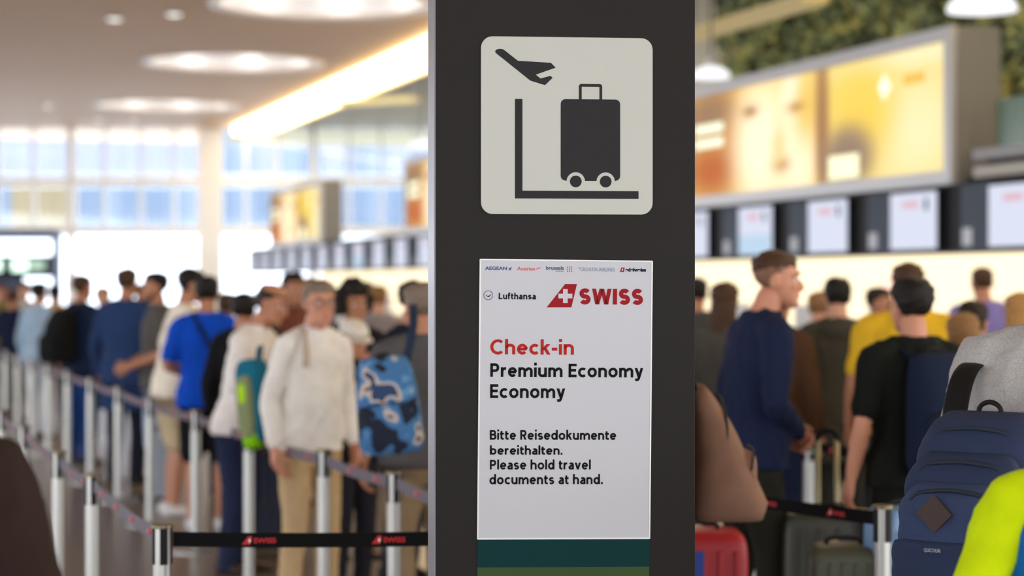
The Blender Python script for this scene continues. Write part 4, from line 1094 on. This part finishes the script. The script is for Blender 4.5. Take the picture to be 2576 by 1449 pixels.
# ------------------------------------------------------------------ bags worn and carried
def on_back(key, z, off, x=0.0, tilt=0.0):
    root, k, lean = PEOPLE[key]
    return Matrix.Translation(root.location) @ Matrix.Rotation(root.rotation_euler.z, 4, 'Z') @ Matrix.Translation((x, off - lean*max(0, z/k-.92)*k, z)) @ Matrix.Rotation(tilt, 4, 'X')
def bag_body(g, w, h, dep, cy=0.0, cz=0.0, e=.45):
    g.ball((0, cy, cz), (w/2, dep/2, h/2), 28, 18, e); return g
def backpack(label, M, w, h, dep, col, pcol=None, straps=True, key=None, slouch=.25, patch=False, accents=None, group=None, strapcol=None):
    e = empty('backpack', mw=M); tag(e, label, 'backpack', group)
    m = cloth(*col); pm = cloth(*(pcol or col)); sm = cloth(*(strapcol or tuple(int(c*.6) for c in col)))
    g = G(); rs = []
    for i in range(17):      # tapering shell, rounder at the top
        t = i/16; z = -h/2 + h*t
        f = 1.0 if t < .62 else math.sqrt(max(0.02, 1-((t-.62)/.40)**2))
        f0 = .86+.14*min(1, t/.12)
        ring = []
        for j in range(28):
            a = 2*math.pi*j/28; c, s = math.cos(a), math.sin(a)
            wx = w/2*(.72+.28*f)*f0*(1.04-.12*t); dy = dep/2*(.35+.65*f)*f0*(1+slouch*(1-2*t))
            ring.append((wx*math.copysign(abs(c)**.62, c), dy + dy*math.copysign(abs(s)**.72, s) - .0, z + (.02*math.sin(a)*t)))
        rs.append(ring)
    b = g.rings(rs).build('main_compartment', m, e, True)
    pk = G(); bag_body(pk, w*.80, h*.46, dep*.42, dep*.98, -h*.20, .42); p = pk.build('front_pocket', pm, e, True)
    zp = G(); zp.chain([(-w*.40, dep*1.05, -h*.10),(-w*.36, dep*1.10, h*.01),(-w*.2, dep*1.13, h*.045),(0, dep*1.13, h*.052),(w*.2, dep*1.13, h*.045),(w*.36, dep*1.10, h*.01),(w*.40, dep*1.05, -h*.10)], [.004]*7, 6, 4).build('zip', M_dark, p)
    zp = G(); zp.chain([(-w*.47, dep*.55, -h*.05),(-w*.44, dep*.60, h*.22),(-w*.30, dep*.55, h*.40),(0, dep*.5, h*.475),(w*.30, dep*.55, h*.40),(w*.44, dep*.60, h*.22),(w*.47, dep*.55, -h*.05)], [.005]*7, 6, 4).build('zip', M_dark, b)
    G().chain([(-.035,.02,h*.47),(-.03,.02,h*.545),(0,.02,h*.565),(.03,.02,h*.545),(.035,.02,h*.47)], [.007]*5, 8, 4).build('top_handle', M_dark, e, True)
    if straps:
        for s in (-1,1):
            st = G(); x = s*min(w*.30, .12)
            st.strip([(x, .03, -h*.36),(x*1.7,-.10,-h*.30),(x*1.55,-.25,-h*.02),(x*1.2,-.27,h*.25),(x*1.05,-.20,h*.50),(x,-.11,h*.60),(x*.9,-.02,h*.52),(x*.8,.02,h*.40)], .028, .007, None, (1,0,0))
            # smooth the band
            o = st.build('strap', sm, e, True); su = o.modifiers.new('s','SUBSURF'); su.levels = 1; su.render_levels = 1
    return e, b, p
backpack('black backpack worn by the man in the dark navy T-shirt', on_back('L7', 1.22, .13), .34, .50, .24, (18,18,20))
backpack('dark blue backpack worn by the man in the black T-shirt', on_back('R7', 1.16, .135), .32, .50, .20, (22,34,58), (28,48,76))
e, b, p = backpack('brown backpack sticking out from behind the pillar', on_back('R2', 1.10, .12), .36, .47, .20, (132,100,84), (140,106,88), slouch=.55)
G().box(-.05, .05, .255, .262, -.20, -.165).build('orange_tag', cloth(176,78,30), p)
# floral blue backpack carried by the man at the pillar edge
flor = mat('floral_blue', rgb(70,120,170), .9)
if True:
    nt = flor.node_tree; b_ = nt.nodes['Principled BSDF']; tc = nt.nodes.new('ShaderNodeTexCoord'); vo = nt.nodes.new('ShaderNodeTexNoise'); vo.inputs['Scale'].default_value = 9; vo.inputs['Detail'].default_value = 1.5
    cr = nt.nodes.new('ShaderNodeValToRGB'); cr.color_ramp.interpolation = 'CONSTANT'
    els = cr.color_ramp.elements; els[0].position = 0; els[0].color = (*rgb(24,34,54),1); els[1].position = .43; els[1].color = (*rgb(66,116,168),1)
    for ps, c in ((.54,(96,148,196)),(.58,(206,186,170)),(.63,(44,70,110))):
        el = els.new(ps); el.color = (*rgb(*c),1)
    nt.links.new(tc.outputs['Object'], vo.inputs['Vector']); nt.links.new(vo.outputs['Fac'], cr.inputs[0]); nt.links.new(cr.outputs[0], b_.inputs['Base Color'])
pc = P(975, 1020, 9.1)
e, b, p = backpack('blue floral backpack hanging beside the khaki trousers at the pillar', Matrix.Translation(pc) @ Matrix.Rotation(math.radians(185), 4, 'Z') @ Matrix.Rotation(.10, 4, 'Y'), .29, .42, .16, (70,120,170), straps=False)
for o in (b, p): o.data.materials.clear(); o.data.materials.append(flor)
G().strip([(-.10,.0,.18),(-.13,-.05,.26),(-.16,-.12,.36),(-.17,-.22,.44)], .02, .005, None, (1,0,0)).build('strap', cloth(40,52,74), e)
# teal and lime backpack beside the pale shirt
pc = P(640, 1008, 10.9)
e = empty('backpack', mw=Matrix.Translation(pc) @ Matrix.Rotation(math.radians(150), 4, 'Z') @ Matrix.Rotation(.10, 4, 'Y')); tag(e, 'teal and lime backpack hanging beside the pale shirt', 'backpack')
bag_body(G(), .17, .46, .15).build('main_compartment', cloth(28,112,140), e, True)
bag_body(G(), .10, .34, .08, .07, -.03).build('front_pocket', cloth(140,150,110), e, True)
bag_body(G(), .10, .15, .12, .03, -.19, .6).build('bottom_pocket', cloth(140,214,20), e, True)
bag_body(G(), .06, .12, .05, .09, .04, .6).build('side_panel', cloth(176,224,30), e, True)
G().strip([(0,-.06,.20),(.03,-.12,.27),(.06,-.17,.30)], .018, .005, None, (1,0,0)).build('strap', cloth(20,80,100), e)
# cross-body strap on the blue polo, thin strap on the pale shirt
def body_strap(key, pts, col, label):
    root, k, lean = PEOPLE[key]
    G().strip([(p[0]*k, (p[1]-lean*max(0,p[2]-.92))*k, p[2]*k) for p in pts], .018, .004, (0,1,0)).build('strap', cloth(*col), root)
body_strap('L3', [(.09,.06,1.50),(.05,.115,1.42),(-.02,.142,1.28),(-.09,.142,1.15),(-.16,.10,1.02),(-.19,.02,.94)], (16,40,90), 's')
body_strap('L1', [(-.085,-.02,1.515),(-.105,-.09,1.455),(-.115,-.125,1.36),(-.12,-.134,1.30)], (196,182,168), 's')

# hero navy backpack on the hoodie at the right edge
def hero_pack():
    root, k, lean = PEOPLE['R11']
    Mb = Matrix.Translation(P(2500, 1285, 5.50)) @ Matrix.Rotation(math.radians(146), 4, 'Z')
    e = empty('backpack', mw=Mb); tag(e, 'large navy backpack with brown diamond patch on the grey hoodie', 'backpack')
    navy = mat('pack_navy', rgb(46,58,88), .8, 0, .14, 9, .4, 300, spec=.25); navy2 = mat('pack_navy_light', rgb(58,72,106), .8, 0, .12, 9, .4, 300, spec=.25); tape = mat('pack_tape', rgb(30,42,58), .75)
    w, h, dep = .36, .50, .17
    def shell(w, h, d, y0, zc, taper, top, nm, m, par, fold_=0.006):
        rs = []; N = 22
        for i in range(N+1):
            t = i/N; z = zc - h/2 + h*t
            f = 1 if t < top else math.sqrt(max(.01, 1-((t-top)/(1.0001-top))**2))
            fb = min(1, .72+.28*math.sqrt(min(1, t/.10)))
            ring = []
            for j in range(36):
                a = 2*math.pi*j/36; c, s = math.cos(a), math.sin(a)
                wx = w/2*(.66+.34*f)*fb*(1-taper*t); dy = d/2*(.30+.70*f)*fb
                wr = fold_*math.sin(a*3+t*17)*math.sin(t*9+a)
                ring.append(((wx+wr)*math.copysign(abs(c)**.55, c), y0 + dy + (dy+wr)*math.copysign(abs(s)**.7, s), z))
            rs.append(ring)
        return G().rings(rs).build(nm, m, par, True)
    b = shell(w, h+.06, .20, 0, -.005, .10, .74, 'main_compartment', navy, e)
    mid = shell(w*.94, h*.84, .13, .15, -.035, .06, .72, 'middle_compartment', navy, e)
    p = shell(w*.84, h*.70, .085, .255, -.075, .03, .70, 'front_pocket', navy2, e)
    lo = shell(w*.86, h*.46, .055, .305, -.16, .0, .93, 'lower_pocket', navy, e, .003)
    def zipline(w, zt, zb, y, par, yb=0.0):
        G().chain([(-w/2, y-.03, zb),(-w*.49, y-.012, (zb+zt)/2),(-w*.38, y, zt-.025),(-w*.15, y+.004, zt),(w*.15, y+.004, zt),(w*.38, y, zt-.025),(w*.49, y-.012, (zb+zt)/2),(w/2, y-.03, zb)], [.006]*8, 8, 5).build('zip', tape, par, True)
    zipline(w*.80, .235, -.05, .155, b); zipline(w*.86, .150, -.15, .245, mid); zipline(w*.80, .080, -.20, .315, p)
    # leather diamond patch and small lettering
    G().prism([(0,-.05),(.05,0),(0,.05),(-.05,0)], -.004, .004).build('patch', mat('leather_patch', rgb(62,44,40), .6, 0, .15, 40), e)
    pa = [c for c in e.children if c.name.startswith('patch')][0]
    pa.location = (.035, .343, .022); pa.rotation_euler = (0,0,math.pi)
    for s, x in ((1,-.165),(1,-.185)):
        zq = G().chain([(x, .30, -.06),(x-.006, .315, -.085),(x-.004, .318, -.11)], [.005,.004,.003], 6, 2).build('zip_pull', M_silver, e)
        G().chain([(x-.004,.318,-.11),(x-.012,.322,-.15),(x-.018,.32,-.19)], [.0022]*3, 6, 3).build('pull_cord', mat('cord_grey', rgb(130,140,140), .7), zq)
    G().chain([(-.032,.03,.235),(-.030,.03,.285),(0,.03,.302),(.030,.03,.285),(.032,.03,.235)], [.007]*5, 8, 4).build('top_handle', M_dark, e, True)
    for s in (-1,1):
        x = s*.115
        o = G().strip([(x,.02,.20),(x*1.05,-.03,.30),(x*1.1,-.10,.375),(x*1.12,-.20,.41),(x*1.15,-.30,.36),(x*1.2,-.36,.20),(x*1.3,-.34,.0),(x*1.5,-.24,-.14),(x*1.3,-.05,-.20),(x*1.2,.02,-.21)], .040, .008, None, (1,0,0)).build('strap', navy2 if s < 0 else M_dark, e, True)
        su = o.modifiers.new('s','SUBSURF'); su.levels = 1; su.render_levels = 2
    def cb(me):
        n = len(me.vertices); co = np.empty(n*3, np.float32); me.vertices.foreach_get('co', co); co = co.reshape(-1,3); mn, mx = co.min(0), co.max(0); out = np.empty_like(co)
        out[:,0] = .055-(co[:,0]-mn[0])/(mx[0]-mn[0])*.045; out[:,2] = -.078+(co[:,1]-mn[1])/(mx[1]-mn[1])*.011; out[:,1] = np.where(co[:,2] > 0, .366, .358)
        me.vertices.foreach_set('co', out.ravel()); me.update(); me.materials.clear(); me.materials.append(mat('label_grey', rgb(170,176,190), .6)); linked('lettering', me, lo)
    text('QUECHUA', cb, .01, .02)
hero_pack()

# suitcases
def suitcase(label, x, d, w, h, dep, col, yaw=0, handle=None, ribs=True, extra=None, zoff=.05, gcol=(150,140,110)):
    e = empty('suitcase', ((x-CX)/F*d, d, 0), math.radians(yaw)); tag(e, label, 'suitcase')
    m = mat('case_%d_%d_%d' % col, rgb(*col), .45, 0, .08, 8)
    b = G().ball((0,0,zoff+h/2), (w/2, dep/2, h/2), 32, 20, .22).build('shell', m, e, True)
    if ribs:
        for i in range(5):
            xx = -w*.36+w*.18*i
            G().box(xx-.012, xx+.012, -dep/2-.006, -dep/2+.01, zoff+h*.10, zoff+h*.90).build('rib', m, b, bevel=.004)
    for sx_ in (-1,1):
        for sy_ in (-1,1):
            wh = G().chain([(sx_*w*.36-.012, sy_*dep*.3, .026),(sx_*w*.36+.012, sy_*dep*.3, .026)], [.024,.024], 14, 1, cap=False).build('wheel', M_dark, e)
    G().chain([(-.07,0,zoff+h-.005),(-.06,0,zoff+h+.02),(0,0,zoff+h+.026),(.06,0,zoff+h+.02),(.07,0,zoff+h-.005)], [.009]*5, 8, 3).build('carry_handle', M_dark, e, True)
    if handle:
        hm = mat('handle_tube_%d' % gcol[0], rgb(*gcol), .35, .3)
        hw_, top = handle
        tb = [G().cyl((s*hw_, dep*.32), .012, zoff+h*.6, top, 12).build('handle_tube', hm, e, True) for s in (-1,1)]
        G().chain([(-hw_-.004,dep*.32,top-.01),(-hw_*.8,dep*.32,top+.022),(0,dep*.32,top+.032),(hw_*.8,dep*.32,top+.022),(hw_+.004,dep*.32,top-.01)], [.015]*5, 10, 4).build('handle_grip', M_dark, e, True)
    if extra: extra(e, b)
    return e
def tagx(e, b):
    t = G().box(-.05, -.01, -.16, -.155, .48, .60).build('luggage_tag', cloth(196,176,150), b)
suitcase('dark grey-green suitcase with raised twin-tube handle at right', 2092, 8.9, .46, .66, .26, (58,60,52), 4, (.043, 1.03), gcol=(200,190,150), extra=tagx)
suitcase('olive grey suitcase right of the raised handle', 2122, 8.05, .28, .62, .25, (70,74,56), -8)
suitcase('light blue tall suitcase behind the right barrier post', 2272, 7.95, .25, .78, .24, (120,158,206), 20)
def redx(e, b):
    G().box(-.17, .0, -.155, -.148, .50, .68).build('blue_panel', cloth(60,76,150), b)
    G().chain([(-.16,-.15,.46),(-.06,-.152,.40),(.02,-.152,.48)], [.014]*3, 8, 3).build('white_stripe', cloth(210,196,186), b)
suitcase('red suitcase with blue panel beside the pillar under the brown backpack', 1762, 7.9, .36, .70, .28, (160,16,30), 0, None, extra=redx)
suitcase('small pale grey suitcase beside the bare legs in the left queue', 411, 15.6, .14, .52, .22, (150,160,178), 10)
suitcase('navy suitcase among the left queue near the grey-haired man', 660, 12.6, .34, .62, .26, (30,38,62), 15)

flush()
